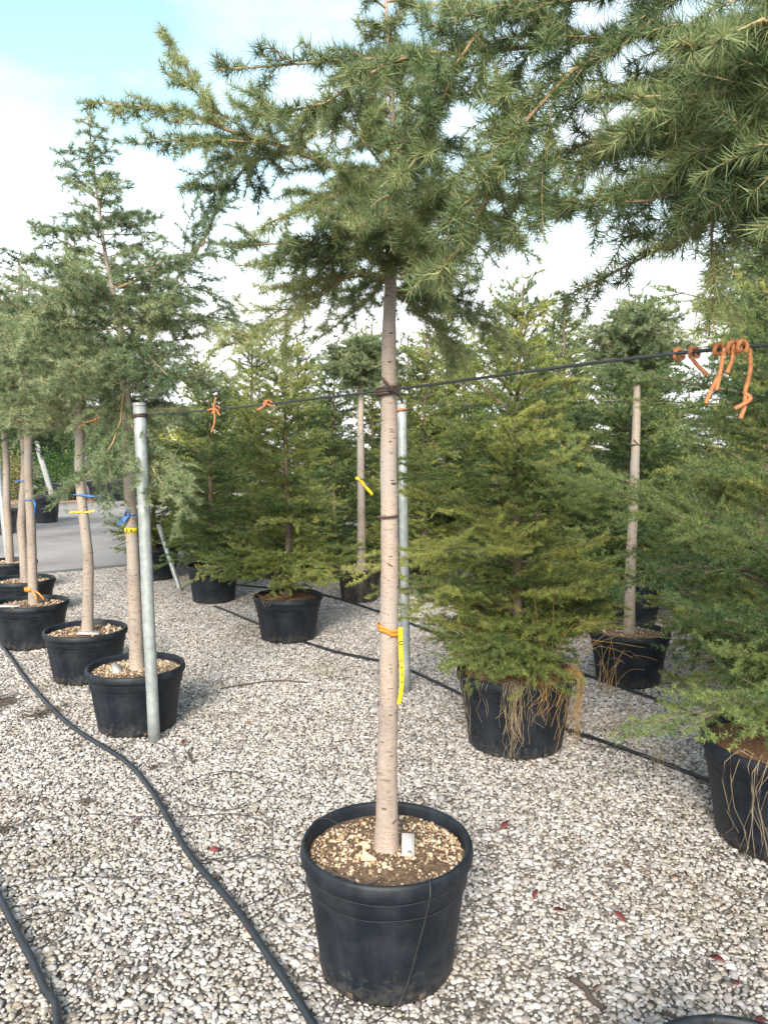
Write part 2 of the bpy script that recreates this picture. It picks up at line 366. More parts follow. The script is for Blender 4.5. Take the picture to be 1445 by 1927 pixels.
PATCH = 0.66
gg = np.random.default_rng(3)
nx = int(PATCH / .0119)
gx, gy = np.meshgrid((np.arange(nx) + .5) / nx * PATCH - PATCH / 2, (np.arange(nx) + .5) / nx * PATCH - PATCH / 2)
pp = np.stack([gx.ravel(), gy.ravel(), np.zeros(nx * nx)], 1)
pp[:, :2] += gg.uniform(-.0075, .0075, (nx * nx, 2)); pp[:, 2] = gg.uniform(-.004, .004, nx * nx)
prad = np.clip(gg.lognormal(math.log(.0074), .36, nx * nx), .0038, .0165)
ptint = np.clip(gg.beta(1.3, 1.1, nx * nx), 0, 1)
gm = pebbles('gravel', pp, prad, ptint, gg, 30, .24, False, (.34, .6))
gravel = ob('gravel', gm, M_STONE); tag(gravel, 'pale grey and beige gravel covering the nursery ground', 'gravel', None, 'stuff')
NU, NV = 25, 17
gravel.rotation_euler = (0, 0, ROW)
V_END = 9.45
cx, cy = uv(3.2, V_END - NV * PATCH / 2); gravel.location = (cx, cy, .001)
ng = bpy.data.node_groups.new('gravel_patches', 'GeometryNodeTree')
ng.interface.new_socket('Geometry', in_out='INPUT', socket_type='NodeSocketGeometry')
ng.interface.new_socket('Geometry', in_out='OUTPUT', socket_type='NodeSocketGeometry')
gi, go = ng.nodes.new('NodeGroupInput'), ng.nodes.new('NodeGroupOutput')
grid = ng.nodes.new('GeometryNodeMeshGrid')
grid.inputs['Size X'].default_value = (NU - 1) * PATCH; grid.inputs['Size Y'].default_value = (NV - 1) * PATCH
grid.inputs['Vertices X'].default_value = NU; grid.inputs['Vertices Y'].default_value = NV
iop = ng.nodes.new('GeometryNodeInstanceOnPoints')
rv = ng.nodes.new('FunctionNodeRandomValue'); rv.data_type = 'INT'
rv.inputs['Min'].default_value = 0; rv.inputs['Max'].default_value = 3
for s in rv.inputs:
    if s.name == 'Min' and s.type == 'INT': s.default_value = 0
    if s.name == 'Max' and s.type == 'INT': s.default_value = 3
    if s.name == 'Seed': s.default_value = 5
mul = ng.nodes.new('ShaderNodeMath'); mul.operation = 'MULTIPLY'; mul.inputs[1].default_value = math.pi / 2
cmb = ng.nodes.new('ShaderNodeCombineXYZ')
rvo = [s for s in rv.outputs if s.type == 'INT'][0]
ng.links.new(rvo, mul.inputs[0]); ng.links.new(mul.outputs[0], cmb.inputs['Z'])
ng.links.new(grid.outputs['Mesh'], iop.inputs['Points']); ng.links.new(gi.outputs[0], iop.inputs['Instance'])
ng.links.new(cmb.outputs[0], iop.inputs['Rotation']); ng.links.new(iop.outputs['Instances'], go.inputs[0])
md = gravel.modifiers.new('patches', 'NODES'); md.node_group = ng

def sheet(name, pts, z, m, label):
    me = mesh_faces(name, [(x, y, z) for x, y in pts], [list(range(len(pts)))], False)
    o = ob(name, me, m); o['kind'] = 'structure'; o['label'] = label
    return o
sheet('road', [uv(-40, V_END + .12), uv(60, V_END + .12), uv(60, 20.8), uv(-40, 20.8)], -.002, M_ROAD, 'worn grey asphalt yard road behind the rows of pots')
kv, kf = box_arr((0, 0, 0), (100, .13, .035))
kerb = ob('road_edge', mesh_faces('road_edge', kv, kf, False), M_KERB, None, (*uv(10, V_END + .06), -.004)); kerb.rotation_euler = (0, 0, ROW); kerb['kind'] = 'structure'
kerb['label'] = 'dark ragged edge strip of the asphalt road'
sheet('mulch_bed', [uv(-4, 20.9), uv(8.5, 20.9), uv(8.5, 24), uv(-4, 24)], .004, M_MULCH, 'reddish mulch bed beyond the road')

# ------------------------------------------------------------------ plant pots
def soil_mesh(r, z, g, amp=.012):
    seg, rings = 40, 9; v = [(0, 0, z + amp)]; f = []
    for i in range(1, rings + 1):
        for j in range(seg):
            a = j * 2 * math.pi / seg; rr = r * i / rings
            v.append((rr * math.cos(a), rr * math.sin(a), z + g.normal(0, amp * .22) + amp * (1 - (i / rings) ** 2)))
    tri = [(0, 1 + j, 1 + (j + 1) % seg) for j in range(seg)]
    for i in range(rings - 1):
        for j in range(seg):
            a, b = 1 + i * seg + j, 1 + i * seg + (j + 1) % seg
            c, d = a + seg, b + seg
            tri += [(a, c, d), (a, d, b)]
    return mesh_faces('soil', v, tri, True)
def pot(loc, R, H, label, group='black plastic plant pots', soil='pumice', rz=0.0, mats=None, near=False, chips=0):
    g = np.random.default_rng(int(abs(loc[0] * 1000) + abs(loc[1] * 77)))
    pm = mats or M_POT
    t = thing('plant_pot', (loc[0], loc[1], 0), label, 'plant pot', group, rz)
    Rb, Rt = R * .775, R * .945
    zr = H * .865
    def rr(z): return Rb + (Rt - Rb) * (z / zr)
    def ribs(a, z):
        panel = np.tanh(np.clip(np.cos(a * 6), -.2, 1) * 9) * .5 + .5
        m = np.clip((z - H * .10) / (H * .05), 0, 1) * np.clip((H * .70 - z) / (H * .04), 0, 1)
        return -.010 * panel * m
    zs = [0, .012, H * .08, H * .11, H * .15, H * .3, H * .45, H * .6, H * .66, H * .68, H * .70, H * .715]
    prof = [(.001, .006), (Rb * .93, .006), (Rb * .97, 0)] + [(rr(z), z) for z in zs[1:]] + [(rr(H * .72) + .004, H * .725), (rr(H * .78) + .0042, H * .80), (Rt + .004, zr)]
    wall = ob('wall', lathe('wall', prof, 96 if near else 64, ribs), pm, t)
    rim = [(Rt + .003, zr - .004), (R - .008, zr - .002), (R - .001, zr + H * .02), (R + .001, zr + H * .06), (R - .002, H - H * .03), (R - .005, H - .0035), (R - .010, H - .001), (R - .016, H - .004),
           (R - .020, H - .014), (R - .023, H * .86), (R - .028, H * .74)]
    ob('rim', lathe('rim', rim, 96 if near else 64), pm, t)
    for zz, ext in ((H * .722, .0042), (zr - .006, .0050)):
        rs_ = rr(zz) + ext; a_ = np.linspace(0, 2 * math.pi, 73)
        ob('seam', tube_mesh('seam', np.stack([rs_ * np.cos(a_), rs_ * np.sin(a_), zz + .0012 * np.sin(a_ * 7 + zz * 90)], 1), 0.0006 if near else .0009, sides=5, raw=True), M_SEAM, wall)
    zs_ = H * .925
    ob('soil', soil_mesh(R - .022, zs_ - .012, g, .014), M_LITTER if soil == 'litter' else M_SOIL, t)
    if soil in ('pumice', 'sparse'):
        n = 3600 if near else 700
        if soil == 'sparse': n //= 2
        a = g.uniform(0, 2 * math.pi, n); q = (R - .03) * np.sqrt(g.uniform(0.02, 1, n))
        # chips lie in drifts
        keep = (np.sin(a * 2 + 1.3) * .35 + np.sin(q * 40 + a) * .3 + g.normal(0, .45, n)) > .02
        a, q = a[keep], q[keep]; n = len(a)
        rad = np.clip(g.lognormal(math.log(.0034), .50, n), .0014, .0105) * (1 if near else 1.5)
        pos = np.stack([q * np.cos(a), q * np.sin(a), zs_ - .012 + .014 * (1 - (q / (R - .022)) ** 2) + rad * .35], 1)
        c = ob('pumice_chips', pebbles('pumice_chips', pos, rad, g.beta(1.7, 1.4, n), g, 12, .8, True), M_PUMICE, t); c['kind'] = 'stuff'
    elif soil == 'litter':
        n = 900; a = g.uniform(0, 2 * math.pi, n); q = (R - .03) * np.sqrt(g.uniform(0, 1, n))
        p = np.stack([q * np.cos(a), q * np.sin(a), np.full(n, zs_ + .004) + g.uniform(-.004, .008, n)], 1)
        d = unit(np.stack([g.normal(size=n), g.normal(size=n), g.normal(0, .25, n)], 1)) * g.uniform(.015, .045, n)[:, None]
        s = unit(np.cross(d, UP)) * .0012
        c = ob('needle_litter', mesh_tris('needle_litter', np.stack([p - s, p + s, p + d], 1)), M_STRAW_P if g.random() > 2 else M_BROWN, t); c['kind'] = 'stuff'
    if near:
        for ang in (-2.12, -1.05, 0.0, 1.05, 2.1, 3.14):
            bx, bf = box_arr((0, 0, 0), (.022, .006, .02)); h_ = ob('drainage_hole', mesh_faces('drainage_hole', bx, bf, False), M_STICK, wall)
            h_.location = ((Rb + .0005) * math.cos(ang), (Rb + .0005) * math.sin(ang), .018); h_.rotation_euler = (0, 0, ang + math.pi / 2)
    return t

MAIN = (.008, 2.12)
pot(MAIN, .247, .372, 'large black pot in the foreground centre holding the single slender trunk', near=True)
pot((-1.32, 4.01), .255, .337, 'black pot standing behind the foot of the thick galvanised pipe', near=True)
pot((-1.92, 4.87), .258, .325, 'black pot directly left of the pot at the galvanised pipe', soil='pumice')
pot((-2.645, 5.68), .268, .335, 'black pot cut by the left picture edge, with orange tape on its trunk')
pot((-3.16, 6.66), .265, .335, 'black pot half hidden behind the leftmost pot')
pot((-3.80, 7.75), .26, .33, 'farthest pot of the left row, behind a leaning pipe foot')
pot((.66, 3.77), .296, .385, 'black pot right of centre with straw hanging over its front', soil='litter', near=True)
pot((-.745, 5.89), .268, .345, 'black pot under the bushy cedar left of the centre trunk', soil='litter')
pot((-1.64, 7.32), .25, .36, 'black pot with white scuff marks under the dark bushy cedar', soil='litter')
pot((-2.56, 8.56), .26, .36, 'black pot behind the thick pipe, under a bushy cedar by the road', soil='litter')
pot((1.545, 2.82), .33, .395, 'large black pot cut by the right edge with roots down its side', soil='litter', near=True)
pot((-.24, 7.36), .22, .32, 'brownish dusty pot just left of the centre trunk', mats=M_POT_DUST)
pot((1.555, 4.80), .25, .335, 'black pot behind the straw clump, holding a bare trunk', soil='sparse')
pot((.76, 9.31), .28, .36, 'far black pot visible just right of the centre trunk and pipe', soil='litter')
pot((-.16, 9.99), .30, .42, 'tall dark pot behind the brownish dusty pot', soil='litter')
pot((2.09, 6.47), .28, .37, 'dark pot in shade behind the bare trunk on the right', soil='litter')
pot((.665, 1.245), .235, .345, 'treeless pot whose rim peeks in at the bottom right corner', soil='sparse')
pot((1.12, 1.0), .25, .36, 'pot just outside the right edge under the overhanging boughs', soil='sparse')

# ------------------------------------------------------------------ trees: limbs grown level by level, needles scattered along them
K = 7
def plen(P): return np.linalg.norm(np.diff(P, axis=1), axis=2).sum(1)
def at_t(P, idx, t):
    x = np.clip(t, 0, .9999) * (K - 1); i = x.astype(int); f = (x - i)[:, None]
    a, b = P[idx, i], P[idx, i + 1]
    return a + (b - a) * f, unit(b - a)
def kids(P, spacing, t0, t1, lfun, ang, g, flat=.4, curv=-.15, curv_sd=.15, maxn=40, minL=.015):
    L = plen(P); n = np.clip((L * (t1 - t0) / spacing).astype(int), 1, maxn)
    idx = np.repeat(np.arange(len(P)), n); k = np.concatenate([np.arange(q) for q in n])
    t = t0 + (t1 - t0) * (k + g.uniform(.1, .9, len(k))) / n[idx]
    base, T = at_t(P, idx, t)
    side = unit(np.cross(T, UP) + g.normal(0, .05, T.shape)); vert = np.cross(side, T)
    sg = np.where((k + idx) % 2 == 0, 1.0, -1.0)[:, None]
    roll = g.normal(0, flat, len(k))[:, None]
    rad = side * sg * np.cos(roll) + vert * np.sin(roll)
    an = np.radians(g.normal(ang, 9, len(k)))[:, None]
    D = unit(T * np.cos(an) + rad * np.sin(an))
    ln = np.maximum(lfun(t, L[idx]) * g.uniform(.6, 1.25, len(k)), minL)
    s = np.linspace(0, 1, K)[None, :, None]
    cu = g.normal(curv, curv_sd, len(k))[:, None, None]
    wob = g.normal(0, .045, (len(k), 1, 3)) * np.sin(s * math.pi)
    kids.idx = idx
    C = base[:, None] + ln[:, None, None] * (D[:, None] * s + T[:, None] * .25 * s ** 2 + UP * cu * s ** 2 + wob)
    return C
def needles(P, g, L, single, ros, per=15, t0=0.0, w=.0013, tint0=.5, tsd=.20, up=.25, st=None):
    """single needles per metre on the twig, ros rosettes per metre with `per` needles each"""
    if not len(P): return np.zeros((0, 3, 3)), np.zeros(0)
    ln = plen(P) * (1 - t0); st = np.clip(g.normal(tint0, tsd, len(P)) if st is None else st, .03, .97)
    out, tt = [], []
    def emit(pos, d, ll, tn):
        s = unit(np.cross(d, g.normal(size=d.shape))) * (w * .5)
        bend = g.normal(0, .06, d.shape) * ll[:, None]
        out.append(np.stack([pos - s, pos + s, pos + d * ll[:, None] + bend], 1)); tt.append(np.clip(tn + g.normal(0, .13, len(tn)), 0, 1))
    n = np.maximum((ln * single + g.random(len(P))).astype(int), 0); idx = np.repeat(np.arange(len(P)), n)
    if len(idx):
        t = t0 + (1 - t0) * g.random(len(idx)); pos, T = at_t(P, idx, t)
        r = unit(np.cross(T, g.normal(size=T.shape)) + UP * up * .5)
        a = np.radians(np.clip(g.normal(58, 12, len(idx)) - 24 * (t > .93), 12, 85))[:, None]
        emit(pos, unit(T * np.cos(a) + r * np.sin(a)), L * g.uniform(.65, 1.1, len(idx)) * np.where(t > .95, .7, 1), st[idx] + .10 * (t > .8))
    n = np.maximum((ln * ros + g.random(len(P))).astype(int), 0); idx = np.repeat(np.arange(len(P)), n)
    if len(idx):
        t = t0 + (1 - t0) * .95 * g.random(len(idx)); pos, T = at_t(P, idx, t)
        r = unit(np.cross(T, g.normal(size=T.shape)) + UP * up)
        pos = pos + r * .004
        i2 = np.repeat(np.arange(len(idx)), per)
        d = unit(r[i2] * .75 + T[i2] * .15 + unit(g.normal(size=(len(i2), 3))) * .95)
        rt = np.clip(g.normal(0, .10, len(idx)), -.25, .25)
        emit(pos[i2], d, L * g.uniform(.75, 1.1, len(i2)), st[idx][i2] + rt[i2])
    return np.concatenate(out), np.concatenate(tt)
def crown(levels, g, L, dens, w, tint0=.5, per=15, tw=1.0):
    co, ti = [], []
    st = None
    for P, t0, s, r, idx in levels:            # every spray keeps the tone of the limb that carries it
        st = g.normal(tint0, .23, len(P)) if idx is None else st[idx] + g.normal(.01, .09, len(P))
        a, b = needles(P, g, L, s * dens, r * dens, per, t0, w, tint0, st=st); co.append(a); ti.append(b)
    return mesh_tris('crown', np.concatenate(co), np.concatenate(ti))
def twig_mesh(sets):
    vs, fs, o = [], [], 0
    for P, r0, r1, sides in sets:
        if not len(P): continue
        rr = np.linspace(1, 0, K)[None] ** .8 * (np.asarray(r0).reshape(-1, 1) - r1) + r1
        v, f = tubes(P, np.broadcast_to(rr, P.shape[:2]), sides); vs.append(v); fs.append(f + o); o += len(v)
    return mesh_faces('branches', np.vstack(vs), np.vstack(fs))
def trunk_mesh(pts, rad, seed=0, sides=18, n=70):
    g = np.random.default_rng(seed); p = smooth_path(pts, n); r = np.interp(np.linspace(0, 1, n), np.linspace(0, 1, len(rad)), rad)
    r = r * (1 + g.normal(0, .018, n)) + .010 * np.exp(-np.r_[0, np.cumsum(np.linalg.norm(np.diff(p, axis=0), axis=1))] / .035); p[1:, :2] += np.cumsum(g.normal(0, .0007, (n - 1, 2)), 0)
    v, f = tubes(p[None], r[None], sides)
    return mesh_faces('trunk', v, f), p, r
def radial(trunk, zs, lens, elev, g, droop=-.2):
    """primary limbs leaving the trunk at heights zs"""
    n = len(zs); az = np.arange(n) * 2.39996 + g.normal(0, .35, n); e = np.radians(elev + g.normal(0, 8, n))
    bx = np.interp(zs, trunk[:, 2], trunk[:, 0]); by = np.interp(zs, trunk[:, 2], trunk[:, 1])
    D = np.stack([np.cos(az) * np.cos(e), np.sin(az) * np.cos(e), np.sin(e)], 1); s = np.linspace(0, 1, K)[None, :, None]
    wob = g.normal(0, .04, (n, 1, 3)) * np.sin(s * math.pi)
    return np.stack([bx, by, zs], 1)[:, None] + lens[:, None, None] * (D[:, None] * s + UP * (droop + g.normal(0, .08, (n, 1, 1))) * s ** 2 + wob)
def scars(t, p, r, n, g, zmin, zmax, front=None):
    """small oval branch scars on the bark"""
    v = ICO_V * np.array([1, .35, .62]); me = mesh_faces('branch_scar', v, ICO_F, True)
    for i in range(n):
        z = zmin + (zmax - zmin) * (i + g.random()) / n; a = g.uniform(0, 2 * math.pi) if front is None else g.normal(front, .75)
        k = np.argmin(np.abs(p[:, 2] - z)); s = g.uniform(.0028, .0055)
        o = ob('branch_scar', me, M_SCAR, t, (p[k, 0] + r[k] * .96 * math.cos(a), p[k, 1] + r[k] * .96 * math.sin(a), z))
        o.rotation_euler = (0, g.normal(0, .25), a + math.pi / 2); o.scale = (s * g.uniform(.9, 1.9), s, s * g.uniform(.7, 1.2))

def hero_tree(name, loc, tp, rad, hero, extra, label, L, spec, seed, nm, bark, zscar, w=.0013):
    """tp, hero in world coordinates; loc is the foot"""
    g = np.random.default_rng(seed); off = np.array([loc[0], loc[1], loc[2]])
    t = thing(name, loc, label, 'tree', 'potted standard cedars')
    tm, p, r = trunk_mesh(np.array(tp) - off, rad, seed); tr = ob('trunk', tm, bark, t)
    HP = np.array([smooth_path(np.array(b) - off, K) for b in hero])
    prim = np.concatenate([HP, extra(p, g)]) if extra else HP
    lat = kids(prim, spec['s1'], .14, .99, lambda q, ln: np.minimum(spec['l1'] * ln * (1.05 - .72 * q), spec.get('cap', .9) * (1.2 - 1.02 * q)), 50, g, spec.get('flat', .55), spec.get('curv', -.15), .2)
    i1 = kids.idx
    ter = kids(lat, spec['s2'], .15, .97, lambda q, ln: spec['l2'] * ln * (1.1 - .6 * q) + .02, 50, g, .8, -.1, .2); i2 = kids.idx
    ob('branches', twig_mesh([(prim, np.clip(plen(prim) * .0085, .003, .0085), .0014, 7), (lat, .0019, .0009, 3)] + ([(ter, .0012, .0007, 3)] if w < .0025 else [])), M_TWIG, t)
    ob('crown', crown([(prim, .12, 520, 46, None), (lat, .02, 800, 34, i1), (ter, 0, 1150, 5, i2)], g, L, spec['dens'], w, spec.get('tint', .5), spec.get('per', 17)), nm, t)
    scars(tr, p, r, zscar[0], g, zscar[1], zscar[2], -math.pi / 2)
    return t
HERO_MAIN = [
 [(0.02,2.12,2.15),(-0.14,2.08,2.23),(-0.28,2.05,2.27),(-0.40,2.04,2.30),(-0.45,2.05,2.33),(-0.56,2.08,2.37),(-0.68,2.12,2.39),(-0.80,2.15,2.42)],
 [(-0.41,2.04,2.31),(-0.45,2.07,2.37),(-0.49,2.10,2.45),(-0.54,2.13,2.52),(-0.60,2.16,2.59)],
 [(-0.30,2.05,2.27),(-0.40,2.00,2.26),(-0.50,1.97,2.25),(-0.61,1.95,2.23)],
 [(-0.22,2.06,2.25),(-0.36,2.20,2.30),(-0.41,2.30,2.28),(-0.48,2.36,2.25),(-0.60,2.40,2.28)],
 [(0.02,2.12,2.06),(-0.07,2.00,2.13),(-0.16,1.90,2.08),(-0.23,1.84,2.03),(-0.27,1.80,2.00)],
 [(0.02,2.12,2.02),(-0.09,2.05,2.04),(-0.18,1.98,2.01),(-0.26,1.92,1.95)],
 [(0.02,2.12,1.95),(-0.08,2.10,1.96),(-0.16,2.10,1.91),(-0.27,2.10,1.84),(-0.39,2.12,1.78),(-0.48,2.12,1.75)],
 [(0.02,2.12,2.21),(-0.10,2.10,2.34),(-0.22,2.05,2.34),(-0.32,1.98,2.30)],
 [(0.02,2.12,2.16),(0.16,2.00,2.13),(0.26,1.90,2.09),(0.38,1.82,2.06),(0.46,1.75,2.02)],
 [(0.02,2.12,2.09),(0.17,2.30,2.17),(0.32,2.40,2.15),(0.47,2.50,2.10)],
 [(0.02,2.12,1.92),(0.10,2.20,1.87),(0.17,2.30,1.82),(0.22,2.35,1.74)],
 [(0.02,2.12,1.92),(0.17,2.35,1.94),(0.32,2.50,1.88),(0.49,2.60,1.79)],
 [(0.02,2.12,1.98),(0.07,1.90,1.97),(0.12,1.75,1.92),(0.15,1.66,1.85)],
 [(0.02,2.12,2.04),(-0.00,1.85,2.04),(-0.03,1.70,2.00),(-0.04,1.60,1.94)],
 [(0.02,2.12,2.26),(0.13,2.00,2.34),(0.22,1.90,2.34),(0.34,1.85,2.33)],
 [(0.02,2.12,1.98),(-0.04,2.40,1.95),(-0.13,2.60,1.92),(-0.23,2.70,1.86)]]
def main_extra(p, g):
    zs = np.r_[np.linspace(1.60, 2.40, 46), g.uniform(1.60, 2.3, 40)]; k = len(zs)
    return radial(p, zs, np.r_[g.uniform(.22, .48, 46), g.uniform(.12, .26, 40)] * np.interp(zs, [1.6, 1.75, 1.95, 2.15, 2.6], [1, .95, .62, .36, .25]), 12, g, -.25)
hero_tree('cedar_tree', (MAIN[0], MAIN[1], .32),
          [(.006, 2.12, .32), (.011, 2.12, .75), (.0135, 2.12, 1.0), (.0115, 2.12, 1.3), (.010, 2.12, 1.65), (.014, 2.12, 1.95), (.02, 2.13, 2.4), (.0, 2.14, 2.75)],
          [.0345, .0296, .0274, .0260, .0245, .0228, .0198, .0145, .0095, .006, .003], HERO_MAIN, main_extra,
          'slender cedar standing in the foreground pot, its pale trunk down the centre', .028,
          dict(s1=.036, l1=.38, s2=.034, l2=.36, dens=1.30, tint=.60, cap=.17), 11, M_NEEDLE, M_BARK, (40, .1, 1.6), .0019)

NT = [(1.12, 1.0)]
def ntr(z): return (1.10, 1.02, z)
HERO_NEAR = [
 [ntr(1.88),(0.64,1.10,1.96),(0.61,1.35,2.06),(0.49,1.55,2.12),(0.36,1.65,2.09),(0.24,1.70,2.07)],
 [ntr(1.90),(0.65,1.10,1.97),(0.59,1.42,2.15),(0.42,1.58,2.20),(0.32,1.63,2.17),(0.25,1.66,2.12)],
 [ntr(1.92),(0.66,1.12,1.90),(0.61,1.38,1.96),(0.49,1.55,1.99),(0.40,1.65,1.99),(0.30,1.70,1.97)],
 [ntr(1.94),(0.66,1.10,1.94),(0.61,1.60,2.17),(0.51,1.80,2.20),(0.43,1.90,2.14),(0.36,1.95,2.08)],
 [ntr(1.95),(.85,1.05,2.0),(0.68,1.15,2.04),(0.60,1.30,2.15),(0.49,1.40,2.21),(0.37,1.50,2.25),(0.21,1.56,2.26),(0.10,1.60,2.28),(-0.04,1.63,2.28),(-0.18,1.66,2.27),(-0.35,1.68,2.28)],
 [(0.16,1.57,2.26),(0.07,1.55,2.25),(-0.02,1.53,2.21),(-0.10,1.52,2.15),(-0.18,1.52,2.13),(-0.26,1.52,2.12)],
 [ntr(1.90),(0.65,1.10,1.98),(0.59,1.15,2.01),(0.52,1.20,2.03),(0.45,1.25,2.04),(0.39,1.28,2.05),(0.33,1.30,2.06)],
 [ntr(1.85),(0.67,1.10,1.89),(0.63,1.25,1.92),(0.59,1.35,1.90),(0.53,1.45,1.88),(0.45,1.52,1.83),(0.35,1.60,1.79)],
 [(0.41,1.45,2.21),(0.32,1.42,2.15),(0.26,1.42,2.08),(0.21,1.43,2.03),(0.18,1.45,1.93),(0.14,1.46,1.86),(0.07,1.48,1.81)],
 [(0.22,1.56,2.26),(0.17,1.50,2.26),(0.13,1.48,2.19),(0.08,1.47,2.06),(0.04,1.47,2.00),(-0.00,1.48,1.93)],
 [(0.63,1.25,1.92),(0.54,1.25,1.95),(0.53,1.28,1.87),(0.54,1.30,1.78),(0.54,1.30,1.68)],
 [ntr(1.92),(0.64,1.10,1.96),(0.63,1.30,2.02),(0.59,1.45,2.06),(0.51,1.60,2.10),(0.41,1.70,2.10)],
 [ntr(1.98),(0.65,1.10,2.06),(0.59,1.20,2.17),(0.49,1.30,2.23),(0.35,1.40,2.27),(0.22,1.45,2.27),(0.12,1.50,2.28)],
 [ntr(1.88),(0.64,1.10,1.93),(0.57,1.20,1.94),(0.51,1.25,1.92),(0.44,1.30,1.90),(0.39,1.35,1.90),(0.32,1.40,1.93)],
 [ntr(1.95),(0.65,1.10,2.00),(0.54,1.05,2.04),(0.48,1.05,2.05),(0.42,1.05,2.04),(0.38,1.05,2.00)],
 [(0.37,1.50,2.26),(0.28,1.58,2.34),(0.18,1.66,2.40),(0.10,1.72,2.43)]]
def near_extra(p, g):
    zs = g.uniform(1.75, 2.6, 10); return radial(p, zs, g.uniform(.3, .5, 10), 15, g, -.08)
hero_tree('cedar_tree', (1.12, 1.0, .31), [(1.12, 1.0, .31), (1.12, 1.0, 1.2), (1.10, 1.02, 1.9), (1.1, 1.02, 2.9)],
          [.036, .03, .028, .026, .02, .012, .005], HERO_NEAR, near_extra,
          'nearest cedar, its large needled boughs overhanging the top right corner', .036,
          dict(s1=.034, l1=.34, s2=.034, l2=.38, dens=1.25, tint=.60, flat=.7, cap=.19, per=20), 23, M_NEEDLE, M_BARK, (8, .1, 1.4), .0018)

HERO_T2 = [
 [(-1.35,4.01,2.30),(-1.22,4.00,2.35),(-1.06,4.00,2.39),(-0.95,4.00,2.46),(-0.87,4.00,2.62),(-0.80,4.02,2.80),(-0.72,4.05,2.98)],
 [(-1.34,4.01,2.25),(-1.45,3.80,2.22),(-1.54,3.60,2.14),(-1.67,3.50,2.06)],
 [(-1.34,4.01,2.09),(-1.17,3.80,1.96),(-1.04,3.60,1.86),(-0.94,3.50,1.78)],
 [(-1.34,4.01,2.04),(-1.35,3.80,1.93),(-1.41,3.60,1.86),(-1.54,3.50,1.78)],
 [(-1.34,4.01,2.14),(-1.09,4.10,2.18),(-0.86,4.20,2.17),(-0.64,4.25,2.12)],
 [(-1.36,4.01,2.30),(-1.17,4.10,2.32),(-0.96,4.15,2.32),(-0.80,4.20,2.24)],
 [(-1.34,4.01,1.87),(-1.33,3.90,1.60),(-1.40,3.75,1.39),(-1.59,3.70,1.25)],
 [(-1.34,4.01,1.71),(-1.24,3.90,1.52),(-1.11,3.80,1.33),(-0.96,3.72,1.17)]]
def t2_extra(p, g):
    zs = np.linspace(1.38, 2.84, 104); ln = np.interp(zs, [1.38, 1.46, 1.7, 1.95, 2.12, 2.3, 2.55, 2.84], [.34, .50, .56, .50, .40, .31, .21, .10]) * g.uniform(.6, 1.15, 104)
    return radial(p, zs, ln, 14, g, -.12)
hero_tree('cedar_tree', (-1.315, 4.01, .29),
          [(-1.315, 4.01, .29), (-1.32, 4.01, .9), (-1.335, 4.01, 1.5), (-1.34, 4.01, 1.98), (-1.42, 4.01, 2.46), (-1.485, 4.01, 3.15)],
          [.038, .034, .031, .029, .026, .017, .010, .007, .003], HERO_T2, t2_extra,
          'cedar beside the thick pipe, with a conical top and a curved arm to the right', .028,
          dict(s1=.044, l1=.38, s2=.040, l2=.34, dens=.66, tint=.60), 31, M_NEEDLE_FAR, M_BARK2, (26, .1, 1.3), .0030)

# standards whose crown mesh is shared by several trees (trunk foot at the origin)
def standard_proto(seed, zlo, zhi, lenz, n, dens, L=.028, elev=10, droop=-.2, w=.0032, bend=.02):
    g = np.random.default_rng(seed)
    tp = [(0, 0, 0), (bend, 0, .5), (-bend * .5, bend * .4, 1.0), (0, 0, zlo), (bend * .6, 0, (zlo + zhi) / 2), (0, bend, zhi)]
    tm, p, r = trunk_mesh(tp, [.036, .033, .030, .028, .024, .016, .006], seed)
    zs = np.linspace(zlo, zhi - .05, n); ln = np.interp(np.linspace(0, 1, n), np.linspace(0, 1, len(lenz)), lenz) * g.uniform(.65, 1.15, n)
    prim = radial(p, zs, ln, elev, g, droop)
    lat = kids(prim, .048, .14, .99, lambda q, k: .42 * k * (1.05 - .7 * q), 52, g, .5, -.12, .18)
    i1 = kids.idx
    ter = kids(lat, .040, .15, .97, lambda q, k: .36 * k * (1.1 - .6 * q) + .02, 50, g, .7, -.1, .2); i2 = kids.idx
    return dict(trunk=tm, p=p, r=r, tw=twig_mesh([(prim, np.clip(plen(prim) * .0085, .003, .008), .0014, 5), (lat, .002, .001, 3)]),
                crown=crown([(prim, .12, 400, 26, None), (lat, .02, 620, 26, i1), (ter, 0, 850, 6, i2)], g, L, dens, w, .55, 13))
S_A = standard_proto(41, 1.32, 2.5, [.55, .66, .52, .34, .12], 84, .68)
S_B = standard_proto(42, 1.62, 2.1, [.20, .36, .36, .24, .12], 120, 1.2, .024, 22, -.12, bend=.006)
def standard(loc, pr, label, rz=0., sc=1., nscar=0, nm=None, bark=None, lean=(0, 0), sx=None):
    t = thing('cedar_tree', loc, label, 'tree', 'potted standard cedars', rz); t.scale = (sx or sc, sx or sc, sc)
    t.rotation_euler = (lean[0], lean[1], rz)
    tr = ob('trunk', pr['trunk'], bark or M_BARK2, t); ob('branches', pr['tw'], M_TWIG, t); ob('crown', pr['crown'], nm or M_NEEDLE_FAR, t)
    if nscar: scars(tr, pr['p'], pr['r'], nscar, np.random.default_rng(int(rz * 100)), .05, 1.2, -math.pi / 2 - rz)
    return t
standard((-1.91, 4.87, .28), S_A, 'cedar with a yellow ribbon round its pale trunk', .3, 1.0, 16)
standard((-2.62, 5.68, .29), S_A, 'cedar with orange tape low on its trunk, second from left edge', 2.2, 1.02, 14)
standard((-3.12, 6.62, .29), S_A, 'cedar with the slightly bent trunk nearest the left edge', 4.0, 1.05, 10, lean=(0, -.02))
standard((-3.80, 7.75, .29), S_A, 'hindmost cedar of the left row, mostly behind its neighbours', 5.1, 1.1)
